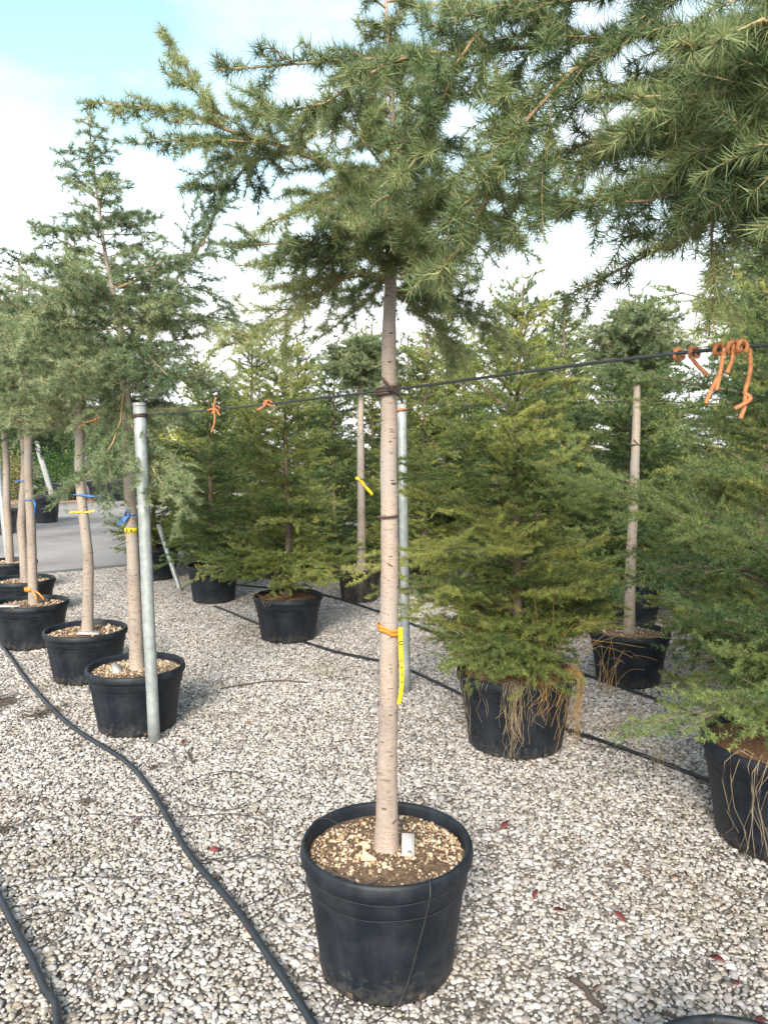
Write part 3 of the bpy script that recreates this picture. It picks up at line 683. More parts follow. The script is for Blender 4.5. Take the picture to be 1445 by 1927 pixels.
standard((-.22, 7.36, .28), S_B, 'thin standard cedar with a yellow tag, left of the centre trunk', 1.0, 1.08, 8, sx=1.25)
standard((1.555, 4.80, .29), S_B, 'bare-stemmed cedar with a compact round head on the right', 2.7, 1.0, 12)

# bushy cedars, leafy to the ground
def bushy_proto(seed, h, R, n, dens, L=.019, w=.0016, s1=.036, s2=.03, top=.7):
    g = np.random.default_rng(seed)
    tm, p, r = trunk_mesh([(0, 0, 0), (.01, .01, h * .3), (-.01, .01, h * .6), (.01, 0, h)], [.030, .024, .018, .011, .004], seed, 12, 40)
    zs = np.linspace(.13, h * .97, n); zs = np.clip(np.round(zs / .12) * .12 + g.normal(0, .032, n) - .02, .11, h * .97); q = zs / h
    ln = R * np.interp(q, [0, .12, .3, .6, .85, 1], [.72, 1.0, 1.0, .80, .46, .18]) * g.uniform(.42, 1.22, n)
    lop = g.uniform(0, 6.28, 2); azp = np.arange(n) * 2.39996; ln = ln * (1 + .17 * np.cos(azp - lop[0]) + .13 * np.cos(2 * azp - lop[1] + q * 5))
    prim = radial(p, zs, ln, np.interp(q, [0, .15, 1], [8, 14, 36]), g, -.10)
    zl = g.uniform(.16, .36, 22); low = radial(p, zl, R * g.uniform(.6, 1.05, 22), 10, g, -.04); prim = np.concatenate([prim, low])
    zi = g.uniform(.14, h * .95, n // 2); inner = radial(p, zi, g.uniform(.10, .26, n // 2) * np.interp(zi / h, [0, .5, 1], [1, 1, .5]), 22, g, -.05)
    prim = np.concatenate([prim, inner])
    lat = kids(prim, s1, .08, .99, lambda t, k: .40 * k * (1.1 - .75 * t) + .025, 50, g, .20, -.05, .10)
    i1 = kids.idx
    ter = kids(lat, s2, .12, .97, lambda t, k: .30 * k * (1.1 - .6 * t) + .030, 48, g, .35, .02, .15); i2 = kids.idx
    return dict(trunk=tm, p=p, r=r, tw=twig_mesh([(prim, np.clip(plen(prim) * .011, .003, .008), .0012, 5), (lat, .0019, .0008, 3)]),
                crown=crown([(prim, .10, 520, 34, None), (lat, .02, 760, 46, i1), (ter, 0, 950, 44, i2)], g, L, dens, w, .56, 11))
B_A = bushy_proto(51, 1.95, .56, 132, 1.02, .019, .0026, .055, .052)
B_B = bushy_proto(52, 2.35, .68, 124, .60, .021, .0029, .060, .055)
B_C = bushy_proto(53, 2.1, .60, 124, .49, .022, .0042, .060, .055)
B_D = bushy_proto(54, 2.1, .60, 120, .49, .022, .0042, .060, .055)
def bushy(loc, pr, label, rz=0., sc=1., sz=None, nm=None, group='bushy cedars in pots'):
    t = thing('bushy_cedar', loc, label, 'tree', group, rz); t.scale = (sc, sc, sz or sc)
    ob('trunk', pr['trunk'], M_BARK_D, t); ob('branches', pr['tw'], M_TWIG_D, t); ob('crown', pr['crown'], nm or M_NEEDLE_BUSH, t)
    return t
bushy((.66, 3.77, .32), B_A, 'bushy green cedar above the pot with hanging straw', .4, 1., None, M_NEEDLE_BUSH3)
bushy((1.545, 2.82, .35), B_B, 'bushy cedar filling the right edge, branches sweeping to the gravel', 1.7, .92, 1.0, M_NEEDLE_BUSH2)
bushy((-.745, 5.89, .29), B_C, 'bright green bushy cedar just left of the centre trunk', 0.2, .98, None, M_NEEDLE_BUSH3)
bushy((-1.64, 7.32, .30), B_D, 'dark bushy cedar in the pot with white scuffs', 2.0, .95, .92, M_NEEDLE_BUSH2)
bushy((-2.56, 8.56, .30), B_C, 'small dark bushy cedar behind the thick galvanised pipe', 3.1, .86, .8, M_NEEDLE_BUSH2)
bushy((.76, 9.31, .30), B_D, 'bushy cedar in the far pot right of the centre pipe', 4.2, 1.15, 1.35)
bushy((-.16, 9.99, .36), B_C, 'dark bushy cedar rising from the tall dark far pot', 5.0, 1.1, 1.3, M_NEEDLE_BUSH2)
bushy((2.09, 6.47, .31), B_D, 'bushy cedar behind the bare-stemmed tree, its pot in shade', .9, 1.2, 1.15, M_NEEDLE_BUSH2)

# background cedars standing behind the rows
for x, y, sc, sz, m, rz, lab in [
    (1.47, 9.0, 1.15, 1.62, M_NEEDLE_BUSH, .3, 'tall cedar whose thin leader rises against the sky right of centre'),
    (2.95, 5.75, 1.25, 1.52, M_NEEDLE_BUSH2, 1.2, 'tall dark cedar behind the orange ties on the cable'),
    (2.25, 4.55, 1.0, 1.22, M_NEEDLE_BUSH2, 2.4, 'cedar between the compact round head and the right edge'),
    (3.55, 7.4, 1.3, 1.62, M_NEEDLE_BUSH, 3.3, 'rear cedar reaching high at the far right edge'),
    (2.75, 8.3, 1.2, 1.45, M_NEEDLE_BUSH, 4.4, 'rear cedar filling the gap right of the bare-stemmed tree'),
    (1.25, 6.3, 1.0, 1.12, M_NEEDLE_BUSH2, 5.5, 'cedar directly behind the bushy one with hanging straw'),
    (1.2, 11.4, 1.3, 1.5, M_NEEDLE_BUSH, .8, 'pale rear cedar seen through the gap right of the centre pipe'),
    (-1.15, 10.4, 1.3, 1.42, M_NEEDLE_BUSH, 1.9, 'rear cedar topping the skyline above the bright green bushy one'),
    (2.4, 11.0, 1.3, 1.62, M_NEEDLE_BUSH, 2.9, 'far cedar in the last row toward the right'),
    (4.6, 9.6, 1.4, 1.75, M_NEEDLE_BUSH2, 3.9, 'far cedar in the last row at the extreme right'),
    (.42, 7.9, 1.15, 1.25, M_NEEDLE_BUSH, .6, 'cedar showing immediately right of the centre pipe'),
    (-.55, 8.6, 1.1, 1.22, M_NEEDLE_BUSH, 1.1, 'cedar showing immediately left of the thin tagged trunk'),
    (-1.95, 9.6, 1.1, 1.12, M_NEEDLE_BUSH, 2.2, 'cedar behind the long-tailed orange tie'),
    (.35, 10.9, 1.35, 1.45, M_NEEDLE_BUSH, 3.0, 'cedar of the last row straight behind the centre trunk'),
    (1.75, 7.6, 1.2, 1.4, M_NEEDLE_BUSH2, 4.0, 'cedar left of the bare-stemmed tree in the third row back'),
    (3.0, 9.7, 1.35, 1.55, M_NEEDLE_BUSH, 5.0, 'cedar of the last row behind the compact round head'),
    (4.3, 7.9, 1.3, 1.65, M_NEEDLE_BUSH2, .2, 'cedar far right, behind the bunch of orange ties'),
    (-1.5, 8.9, 1.15, 1.38, M_NEEDLE_BUSH, 1.4, 'cedar rising between the two small orange ties, behind the cable'),
    (-2.3, 9.6, 1.15, 1.28, M_NEEDLE_BUSH2, 4.8, 'cedar just right of the thick pipe top, at the road edge'),
    (3.9, 11.6, 1.4, 1.6, M_NEEDLE_BUSH, 2.6, 'hindmost cedar seen in gaps at the right')]:
    bushy((x, y, 0), B_D if int(x * 100 + y * 100) % 2 else B_C, lab, rz, sc, sz, m, 'background cedars')
standard((4.42, 9.0, 0), S_A, 'tall standard cedar whose upper trunk shows at the right edge', 1.4, 2.0, 0, sx=1.1)

# ------------------------------------------------------------------ plants beyond the road
def leaf_cloud(seed, n, size, fn, clump=40):
    g = np.random.default_rng(seed)
    c = fn(g, clump); i = g.integers(0, clump, n)
    p = c[i] + g.normal(0, 1, (n, 3)) * size * 3.2
    d = unit(g.normal(size=(n, 3))) * size * g.uniform(.7, 1.4, n)[:, None]; s = unit(np.cross(d, g.normal(size=(n, 3)))) * size * .42
    t = np.clip(np.repeat(g.normal(.5, .18, clump)[None], 1, 0)[0][i] + g.normal(0, .15, n), 0, 1)
    return mesh_tris('crown', np.stack([p - s, p + s, p + d], 1), t)
def ball(r, cz):
    def f(g, k):
        d = unit(g.normal(size=(k, 3))); return d * (r * g.uniform(.45, 1, k) ** .5)[:, None] + np.array([0, 0, cz])
    return f
def cone(r, h):
    def f(g, k):
        q = g.uniform(0, 1, k) ** 1.3; a = g.uniform(0, 6.28, k); rr = r * (1 - q * .9) * g.uniform(.5, 1, k)
        return np.stack([rr * np.cos(a), rr * np.sin(a), .15 + q * h], 1)
    return f
L_BALL = leaf_cloud(61, 9000, .045, ball(.55, 1.45), 160)
L_CONE = leaf_cloud(62, 9000, .050, cone(.75, 2.3), 220)
L_LOOSE = leaf_cloud(63, 4200, .045, ball(.7, 1.0), 120)
L_SMALL = leaf_cloud(64, 4000, .035, cone(.42, 1.0), 90)
STEM = tube_mesh('trunk', [(0, 0, 0), (.02, 0, .5), (-.01, .01, 1.3)], .035, 12, 8, .02)
def shrub(name, loc, crown_me, m, label, cat='shrub', sc=1., rz=0., sz=None, group='plants beyond the road'):
    t = thing(name, loc, label, cat, group, rz); t.scale = (sc, sc, sz or sc)
    ob('trunk', STEM, M_BARK_D, t)
    c = bpy.data.objects.new('crown', crown_me); COL.objects.link(c); c.parent = t
    if not crown_me.materials: crown_me.materials.append(m)
    c.material_slots[0].link = 'OBJECT'; c.material_slots[0].material = m
    return t
shrub('round_shrub', (-7.45, 20.9, .1), L_BALL, M_LEAF_GREEN, 'dark green clipped ball tree right of the yellow-ribboned trunk', 'tree', 1.2)
shrub('round_shrub', (-10.3, 21.6, .1), L_BALL, M_LEAF_GREEN, 'dark green ball tree between the two leftmost trunks', 'tree', 1.15, 1.)
shrub('round_shrub', (-9.65, 22.4, .1), L_BALL, M_LEAF_GREEN, 'smaller ball tree behind the trunk with orange tape', 'tree', 1.0, 2.)
shrub('loose_shrub', (-9.2, 23.0, .05), L_LOOSE, M_LEAF_GREY, 'grey airy shrub between the second and third trunks', sc=1.1)
shrub('small_conifer', (-8.6, 20.9, .2), L_SMALL, M_LEAF_GREEN, 'small green potted plant on the mulch bed', sc=.9)
shrub('small_conifer', (-9.1, 20.9, .2), L_SMALL, M_LEAF_GREEN, 'small green potted plant left of its twin on the mulch', sc=1.0, rz=1.)
shrub('olive_shrub', (-6.5, 13.0, .25), L_LOOSE, M_LEAF_OLIVE, 'olive yellow shrub in a grey pot at the left edge', sc=.72)
shrub('yellow_shrub', (-2.95, 12.2, 0), L_LOOSE, M_LEAF_YELLOW, 'bright yellow-green shrub glimpsed behind the dark bushy cedars', sc=.9, sz=1.1)
for i, (x, y, sc, m, lab) in enumerate([
    (-17.5, 31, 1.25, M_LEAF_OLIVE, 'olive conifer on the skyline at the far left'), (-15.6, 33, 1.15, M_LEAF_GREEN, 'green conifer on the skyline left of the bent trunk'),
    (-14.6, 30, 1.2, M_LEAF_OLIVE, 'olive gold conifer on the skyline right of the orange-taped trunk'), (-13.2, 32, 1.05, M_LEAF_OLIVE, 'golden conifer on the skyline left of the ribboned trunk'),
    (-11.6, 30, 1.15, M_LEAF_OLIVE, 'bronze conifer on the skyline behind the ribboned trunk'), (-10.2, 29, 1.1, M_LEAF_GREEN, 'green conifer on the skyline right of the ribboned trunk'),
    (-9.2, 31, 1.25, M_LEAF_OLIVE, 'pale olive conifer on the skyline left of the thick pipe'), (-7.2, 30, 1.3, M_LEAF_GREEN, 'green conifer on the skyline right of the thick pipe'),
    (-4.6, 27, 1.2, M_LEAF_OLIVE, 'olive conifer far behind the dark bushy cedar'), (-2.2, 28, 1.35, M_LEAF_GREEN, 'green conifer far behind the bright bushy cedar'),
    (.6, 27, 1.3, M_LEAF_OLIVE, 'olive conifer far behind the centre pipe'), (3.4, 28, 1.3, M_LEAF_GREEN, 'green conifer far behind the straw pot'),
    (6.6, 26, 1.3, M_LEAF_OLIVE, 'olive conifer far behind the bare-stemmed tree'), (9.8, 27, 1.3, M_LEAF_GREEN, 'green conifer far behind the right edge trees')]):
    shrub('skyline_conifer', (x, y, 0), L_CONE, m, lab, 'tree', sc, i * .7, sc * .95, 'conifers on the skyline')
for x, y, R, H, lab in [(-7.5, 20.9, .55, .5, 'wide black pot under the clipped ball tree across the road'), (-8.75, 20.9, .5, .5, 'black pot across the road under small green plants'),
                        (-9.9, 21.3, .5, .55, 'black pot across the road behind the orange-taped trunk'), (-10.6, 21.3, .45, .5, 'black pot across the road between the leftmost trunks'),
                        (-6.6, 14.9, .30, .52, 'black pot on the road holding a pale leaning post'), (-6.5, 13.0, .28, .42, 'grey pot at the left edge under the olive shrub')]:
    pot((x, y), R, H, lab, 'pots beyond the road', soil='none', mats=M_POT_DUST if 'grey' in lab else None)

# ------------------------------------------------------------------ pipes, cable, wires
def pipe(pts, r, label, group='galvanised pipes', m=None):
    a, b = np.array(pts[0]), np.array(pts[1])
    t = thing('galvanised_pipe', tuple(a), label, 'pipe', group)
    ob('tube', tube_mesh('tube', [(0, 0, 0), (b - a) * .5, b - a], r, 12, 20), m or M_ZINC, t)
    d = unit(b - a); ob('cap', tube_mesh('cap', [b - a - d * .012, b - a, b - a + d * .004], r * 1.07, 5, 20), m or M_ZINC, t)
    return t
pipe([(-1.165, 3.79, -.02), (-1.195, 3.79, 1.70)], .0295, 'thick galvanised pipe standing in front of the left pot')
pipe([(.136, 4.58, -.02), (.104, 4.59, 1.755)], .0275, 'galvanised pipe standing just behind the centre trunk')
pipe([(-2.09, 7.82, -.02), (-2.36, 8.02, .66)], .025, 'thin leaning pipe strut in front of the far bushy cedar')
pipe([(-4.40, 8.95, -.02), (-4.58, 9.1, 1.6)], .035, 'leaning pipe at the left picture edge')
pipe([(-6.42, 14.9, .45), (-6.75, 15.0, 1.55)], .05, 'pale leaning post in the pot on the road', 'weathered posts', M_POST)
pipe([(-8.05, 20.7, 0), (-8.2, 20.8, 2.1)], .06, 'pale post across the road left of the ribboned trunk', 'weathered posts', M_POST)
pipe([(2.0, 8.9, 0), (1.98, 8.9, 2.4)], .045, 'pale post among the rear cedars right of centre', 'weathered posts', M_POST)
def line(name, pts, r, m, label, cat, group=None, n=60, sides=8):
    return tag(ob(name, tube_mesh(name, pts, r, n, sides), m), label, cat, group)
line('support_cable', [(-3.8, 7.75, 1.65), (-3.12, 6.60, 1.64), (-2.60, 5.65, 1.645), (-1.93, 4.835, 1.64), (-1.27, 3.955, 1.645), (-.64, 3.02, 1.638), (.012, 2.085, 1.646), (.55, 1.35, 1.662), (1.09, .985, 1.66)], .0034, M_WIRE,
     'black rubber cable strung from trunk to trunk across the picture', 'cable', None, 120)
line('support_wire', [(-.24, 7.33, 1.58), (.098, 4.555, 1.70), (1.53, 4.765, 1.77), (2.6, 4.9, 1.85)], .0022, M_WIRE, 'thin dark wire tied to the pipe behind the centre trunk', 'wire')
line('support_wire', [(-2.36, 8.0, 1.60), (-1.4, 7.25, 1.585), (-.25, 7.325, 1.58)], .002, M_WIRE, 'thin far wire behind the bushy cedars left of centre', 'wire')

# irrigation hoses
line('irrigation_hose', [(-3.4, 6.2, .018), (-2.88, 5.65, .02), (-2.18, 4.64, .02), (-1.67, 3.97, .02), (-1.22, 3.5, .022), (-1.02, 3.22, .022), (-.88, 2.98, .022), (-.7, 2.66, .022), (-.48, 2.35, .022), (-.34, 2.12, .022), (-.2, 1.88, .022), (-.05, 1.6, .02), (.1, 1.2, .02)],
     .0112, M_HOSE, 'black hose winding down past the left of the foreground pot', 'hose', 'irrigation hoses', 160, 12)
line('irrigation_hose', [(-1.75, 3.0, .02), (-1.25, 2.39, .022), (-1.1, 2.2, .022), (-1.01, 2.09, .022), (-.92, 1.97, .022), (-.85, 1.88, .022), (-.7, 1.5, .02)],
     .0112, M_HOSE, 'black hose cutting the bottom left corner', 'hose', 'irrigation hoses', 80, 12)
line('irrigation_hose', [(-1.56, 7.0, .015), (-.52, 5.60, .018), (.06, 5.10, .018), (.40, 4.58, .018), (.62, 4.20, .018), (.95, 3.91, .018), (1.22, 3.59, .018), (1.45, 3.27, .018), (1.9, 2.6, .018)],
     .0095, M_HOSE, 'black hose running from behind the straw pot to the right edge pot', 'hose', 'irrigation hoses', 140, 10)
line('irrigation_hose', [(-1.6, 8.1, .015), (-.89, 7.75, .018), (-.48, 7.38, .018), (-.04, 6.74, .018), (.52, 5.81, .018), (1.04, 5.29, .018), (1.37, 4.75, .018), (1.63, 4.3, .018), (1.95, 3.6, .018)],
     .0095, M_HOSE, 'black hose farther back, passing under the bare-stemmed tree', 'hose', 'irrigation hoses', 120, 10)
zt = .018
for pts, lab in [
    ([(-.95, 3.05, .02), (-.86, 3.25, .03), (-.72, 3.38, .022), (-.55, 3.30, zt), (-.50, 3.14, zt), (-.62, 3.02, zt), (-.80, 3.06, zt), (-.90, 3.16, zt)], 'thin black drip tube looping right of the long hose, upper loop'),
    ([(-.86, 2.93, .03), (-.74, 2.95, .025), (-.60, 2.98, zt), (-.46, 2.90, zt), (-.42, 2.74, zt), (-.52, 2.63, zt), (-.66, 2.66, zt), (-.72, 2.78, zt), (-.8, 2.86, .03)], 'thin black drip tube looping right of the long hose, middle loop'),
    ([(-.66, 2.60, .03), (-.54, 2.66, zt), (-.40, 2.64, zt), (-.34, 2.52, zt), (-.40, 2.40, zt), (-.52, 2.30, .024), (-.62, 2.26, zt), (-.68, 2.32, zt)], 'thin black drip tube crossing the long hose, lower loop'),
    ([(-.43, 2.26, .03), (-.36, 2.36, zt), (-.26, 2.42, zt), (-.205, 2.33, .03), (-.235, 2.20, .15), (-.22, 2.16, .30), (-.215, 2.20, .375), (-.17, 2.24, .37), (-.12, 2.25, .335)], 'thin black drip tube climbing the left of the foreground pot'),
    ([(.10, 2.00, .355), (.115, 1.905, .385), (.118, 1.868, .36), (.108, 1.872, .30), (.085, 1.90, .18), (.055, 1.915, .06), (.02, 1.90, .014), (-.08, 1.84, zt), (-.2, 1.86, .03)], 'thin drip tube hanging down the front of the foreground pot'),
    ([(-.86, 2.93, .03), (-1.0, 2.96, zt), (-1.2, 2.98, zt), (-1.38, 2.93, zt), (-1.45, 2.88, zt)], 'thin drip tube running left to the torn clump of twigs'),
    ([(-1.27, 2.42, .03), (-1.2, 2.50, zt), (-1.05, 2.53, zt), (-.9, 2.52, zt), (-.84, 2.55, zt)], 'thin drip tube from the corner hose toward the right'),
    ([(-1.15, 2.26, .03), (-1.05, 2.33, zt), (-.98, 2.30, zt), (-.97, 2.22, zt), (-1.02, 2.12, .03)], 'thin drip tube bow beside the corner hose'),
    ([(-.31, 2.08, .03), (-.24, 2.02, zt), (-.16, 2.0, zt), (-.12, 1.96, zt), (-.14, 1.86, zt)], 'thin drip tube at the foot of the foreground pot'),
    ([(.95, 3.88, .02), (1.0, 3.72, zt), (1.10, 3.66, zt), (1.22, 3.74, zt)], 'thin drip tube bow beside the straw pot'),
    ([(-1.25, 3.55, .025), (-1.30, 3.68, zt), (-1.26, 3.74, .02), (-1.10, 3.70, zt), (-.98, 3.52, zt), (-.94, 3.36, zt)], 'thin drip tube in front of the pot at the thick pipe')]:
    line('drip_tube', pts, .0017, M_TUBE, lab, 'tube', 'thin drip tubes', 70, 6)

# ------------------------------------------------------------------ ties, tapes, tags
def ring_pts(c, r, n=40, turns=1.0, dz=0., tilt=0., a0=0.):
    a = a0 + np.linspace(0, 2 * math.pi * turns, n); q = np.linspace(-.5, .5, n)
    return np.stack([c[0] + r * np.cos(a), c[1] + r * np.sin(a), c[2] + dz * q + tilt * np.cos(a)], 1)
def tie(c, r, label, thick=.0035, turns=2, dz=.012, tails=True, m=None, group='rubber tree ties'):
    t = thing('tree_tie', c, label, 'tie', group)
    ob('loop', tube_mesh('loop', ring_pts((0, 0, 0), r, 30 * turns, turns, dz, .002), thick, sides=8, raw=True), m or M_RUBBER, t)
    if tails:
        ob('tail', tube_mesh('tail', [(r * .5, -r * .9, 0), (r * .1, -r * 1.1, .012), (-r * .55, -r * 1.05, .035)], thick * .9, 14, 8), m or M_RUBBER, t)
        ob('tail', tube_mesh('tail', [(r * .5, -r * .9, 0), (r * 1.0, -r * .8, -.008), (r * 1.35, -r * .7, -.034)], thick * .9, 14, 8), m or M_RUBBER, t)
    return t
tie((.010, 2.12, 1.645), .030, 'brown rubber tie with two tails holding the cable to the centre trunk', .0042, 3, .022)
tie((.0115, 2.12, 1.303), .0285, 'single brown rubber band round the middle of the centre trunk', .0032, 1, 0, False)
tie((-1.935, 4.87, 1.645), .034, 'dark rubber tie on the yellow-ribboned trunk', .005, 2, .018)
tie((-2.60, 5.68, 1.65), .034, 'dark rubber tie on the orange-taped trunk', .005, 2, .018, False)
tie((1.555, 4.80, 1.50), .029, 'small dark tie round the bare-stemmed tree', .0035, 1, 0)
tie((-.222, 7.36, 1.36), .034, 'brown band round the thin trunk left of centre', .004, 1, 0, False)
tie((.104, 4.59, 1.705), .030, 'orange tie holding the wire to the centre pipe', .0055, 2, .012, False, M_ORANGE)
tie((-1.196, 3.79, 1.64), .032, 'black tie holding the cable to the thick pipe', .005, 2, .016, False)

def orange_tie(c, loops, tails, label):
    t = thing('orange_tie', c, label, 'tie', 'orange ties on the cable')
    d = np.array([.57, -.82, 0.02])
    for k in loops:
        b = d * k
        a = np.linspace(0, 2 * math.pi * 1.5, 30); up = UP; sd_ = np.array([.82, .57, 0])
        p = b + (np.cos(a)[:, None] * up + np.sin(a)[:, None] * sd_) * .0085 + d * np.linspace(-.008, .008, 30)[:, None]
        ob('knot', tube_mesh('knot', p, .0038, sides=10, raw=True), M_ORANGE, t)
    for tl in tails:
        tl = [(a_, b_, c_ * .95) for a_, b_, c_ in tl]
        ob('tail', tube_mesh('tail', tl, .0036, 18, 10), M_ORANGE, t)
    return t
orange_tie((.535, 1.375, 1.661), (-.02, .01), [[(.0, -.01, -.005), (.015, -.01, -.025), (.035, -.008, -.042)]], 'orange rubber tie with one short tail, left of the pair on the cable')
orange_tie((.574, 1.318, 1.662), (-.012, .012, .03), [[(-.004, -.01, .0), (-.01, -.012, -.04), (-.016, -.012, -.075)], [(-.012, -.01, -.05), (-.024, -.01, -.075), (-.032, -.01, -.098)],
           [(.01, -.012, .005), (.008, -.014, -.02), (.0, -.014, -.045)], [(.033, -.02, .004), (.034, -.024, -.04), (.026, -.024, -.082)],
           [(.026, -.024, -.08), (.034, -.03, -.09), (.022, -.03, -.10), (.008, -.03, -.108)], [(.028, -.024, -.085), (.026, -.026, -.105), (.02, -.026, -.125)]],
           'bunch of knotted orange rubber ties hanging from the cable at the right')
orange_tie((-.655, 3.03, 1.641), (-.006, .006), [[(.004, -.02, .045), (-.004, -.022, .01), (-.002, -.022, -.05), (-.016, -.02, -.10)], [(0, -.02, 0), (-.03, -.022, -.008)], [(0, -.02, 0), (-.014, -.022, -.025)],
           [(0, -.02, 0), (.02, -.022, -.03)]], 'orange rubber tie with a long dangling tail on the cable left of centre')
orange_tie((-.40, 2.67, 1.643), (-.01, .006), [[(0, -.015, 0), (-.02, -.018, -.02), (-.034, -.018, -.026)], [(.0, -.015, -.005), (.02, -.02, -.012), (.036, -.02, -.02)]], 'small knotted orange tie on the cable next to the long-tailed one')
orange_tie((-1.66, 4.47, 1.642), (0, .02), [[(0, -.02, 0), (-.06, -.02, -.02), (-.10, -.02, -.05)], [(.02, -.02, 0), (.03, -.02, -.05)]], 'orange tie on the cable near the yellow-ribboned trunk')

def text_mesh(name, s, size, ext=.0003):
    cu = bpy.data.curves.new(name, 'FONT'); cu.body = s; cu.size = size; cu.extrude = ext; cu.align_x = 'CENTER'; cu.align_y = 'CENTER'
    cu.offset = size * .03
    o = bpy.data.objects.new(name, cu); COL.objects.link(o)
    dg = bpy.context.evaluated_depsgraph_get(); me = bpy.data.meshes.new_from_object(o.evaluated_get(dg))
    bpy.data.objects.remove(o); bpy.data.curves.remove(cu); me.name = name
    return me
# the long yellow label on the centre trunk, tied with orange tape
tape = thing('marking_tape', (.0125, 2.12, .985), 'frayed orange tape wound round the centre trunk', 'tape', 'plastic marking tapes')
for k, (dz, tl, w_) in enumerate([(0, .006, .012), (-.004, .011, .010), (.005, .009, .008)]):
    a = np.linspace(-math.pi * 1.25, math.pi * .25 + .6, 34); r_ = .0300 + .0008 * k
    p = np.stack([r_ * np.cos(a), r_ * np.sin(a), dz - tl * np.cos(a) - .002 * np.sin(a * 5 + k)], 1)
    ob('strip', ribbon('strip', p, w_, (0, 0, 1), .001, 40), M_TAPE, tape)
lab = thing('yellow_label', (.0455, 2.098, .99), 'long yellow plastic strip label with black numbers hanging on the centre trunk', 'label')
def strip_plate(n, pts, wid):
    return ribbon('strip', pts, np.interp(np.linspace(0, 1, n), np.linspace(0, 1, len(wid)), wid), (1, 0, 0), .0008, n)
LP = [(0, 0, .005), (.001, -.002, -.06), (.004, -.004, -.12), (.003, -.003, -.17), (-.004, .0, -.215)]
lstrip = ob('strip', strip_plate(60, LP, [.013] * 10 + [.013, .0095, .013, .013] + [.0115] * 12), M_YELLOW, lab)
LPs = smooth_path(LP, 101)
for s, q, sz in [('C', .20, .017), ('2', .42, .009), ('8', .515, .009), ('6', .605, .009), ('6', .70, .009)]:
    c = LPs[int(q * 100)]; o = ob('lettering', text_mesh('lettering', s, sz, .0004), M_INK, lstrip, (c[0], c[1] - .0012, c[2])); o.rotation_euler = (math.pi / 2, 0, 0)
# the small 54 tag on the tree at the thick pipe
tg = thing('number_tag', (-1.325, 4.01, 1.055), 'small yellow tag reading 54 wrapped on the trunk beside the thick pipe', 'tag')
a = np.linspace(-math.pi * .96, -math.pi * .04, 16); p = np.stack([.0335 * np.cos(a), .0335 * np.sin(a), 0 * a], 1)
tplate = ob('plate', ribbon('plate', p, .026, (0, 0, 1), .0012, 24), M_YELLOW, tg)
for s, dx in (('5', -.011), ('4', .011)):
    o = ob('lettering', text_mesh('lettering', s, .019, .0005), M_INK, tplate, (dx, -.0352, 0)); o.rotation_euler = (math.pi / 2, 0, 0)
def band(c, r, w_, m, label, cat='ribbon', tails=(), group='plastic marking tapes', tw=.012):
    t = thing('ribbon', c, label, cat, group)
    ob('band', lathe('band', [(r, -w_ / 2), (r + .0015, -w_ / 2), (r + .0015, w_ / 2), (r, w_ / 2), (r, -w_ / 2)], 24), m, t)
    for tl in tails: ob('tail', ribbon('tail', tl, tw, (.2, .3, 1), .0014, 16), m, t)
    return t
band((-1.325, 4.01, 1.135), .0335, .008, M_BLUE, 'shiny blue ribbon with a flap above the 54 tag', tails=[[(.005, -.036, 0), (-.03, -.045, -.022), (-.055, -.04, -.042), (-.06, -.036, -.05)], [(.005, -.036, .0), (-.02, -.05, -.03), (-.05, -.05, -.05)], [(-.015, -.036, .0), (-.01, -.04, .024), (.006, -.04, .025), (.006, -.037, 0)]], tw=.014)
band((-1.925, 4.87, 1.075), .0335, .012, M_YELLOW, 'yellow ribbon round the third trunk from left', tails=[[(-.03, -.02, 0), (-.045, -.03, .002), (-.06, -.03, -.005)], [(.03, -.02, 0), (.07, -.03, .004), (.10, -.03, .012)]])
band((-1.93, 4.87, 1.185), .0335, .006, M_BLUE, 'blue ribbon pulled right from the third trunk from left', tails=[[(.02, -.035, 0), (.08, -.05, -.006), (.15, -.05, -.008)]])
band((-2.62, 5.68, 1.095), .035, .008, M_BLUE, 'blue ribbon with hanging knot on the orange-taped trunk', tails=[[(.03, -.02, 0), (.05, -.03, -.02), (.05, -.03, -.07), (.045, -.03, -.12)], [(.03, -.02, .005), (.055, -.04, -.03), (.06, -.04, -.06)]])
band((-2.645, 5.68, .425), .0385, .030, M_TAPE, 'broad orange tape low on the second trunk from left', tails=[[(.035, -.02, -.005), (.08, -.03, -.03), (.115, -.03, -.075)], [(.03, -.03, -.01), (.06, -.04, -.05), (.065, -.04, -.08)]], tw=.01)
band((-3.13, 6.62, 1.19), .036, .006, M_BLUE, 'pale blue ribbon flying from the bent left trunk', tails=[[(.03, -.02, 0), (.09, -.03, -.02), (.15, -.03, -.05)]])
yt = band((-.222, 7.36, 1.16), .033, .006, M_YELLOW, 'yellow strip tag slanting on the thin trunk left of centre', 'tag', tails=[[(-.05, -.04, .022), (-.01, -.045, .012), (.05, -.045, -.06), (.115, -.045, -.135)]], tw=.03)
band((-.222, 7.36, 1.10), .0335, .006, M_BLUE, 'blue wire twist below the slanting yellow tag', tails=[[(.03, -.04, .0), (.06, -.05, .03), (.085, -.05, .05)]])

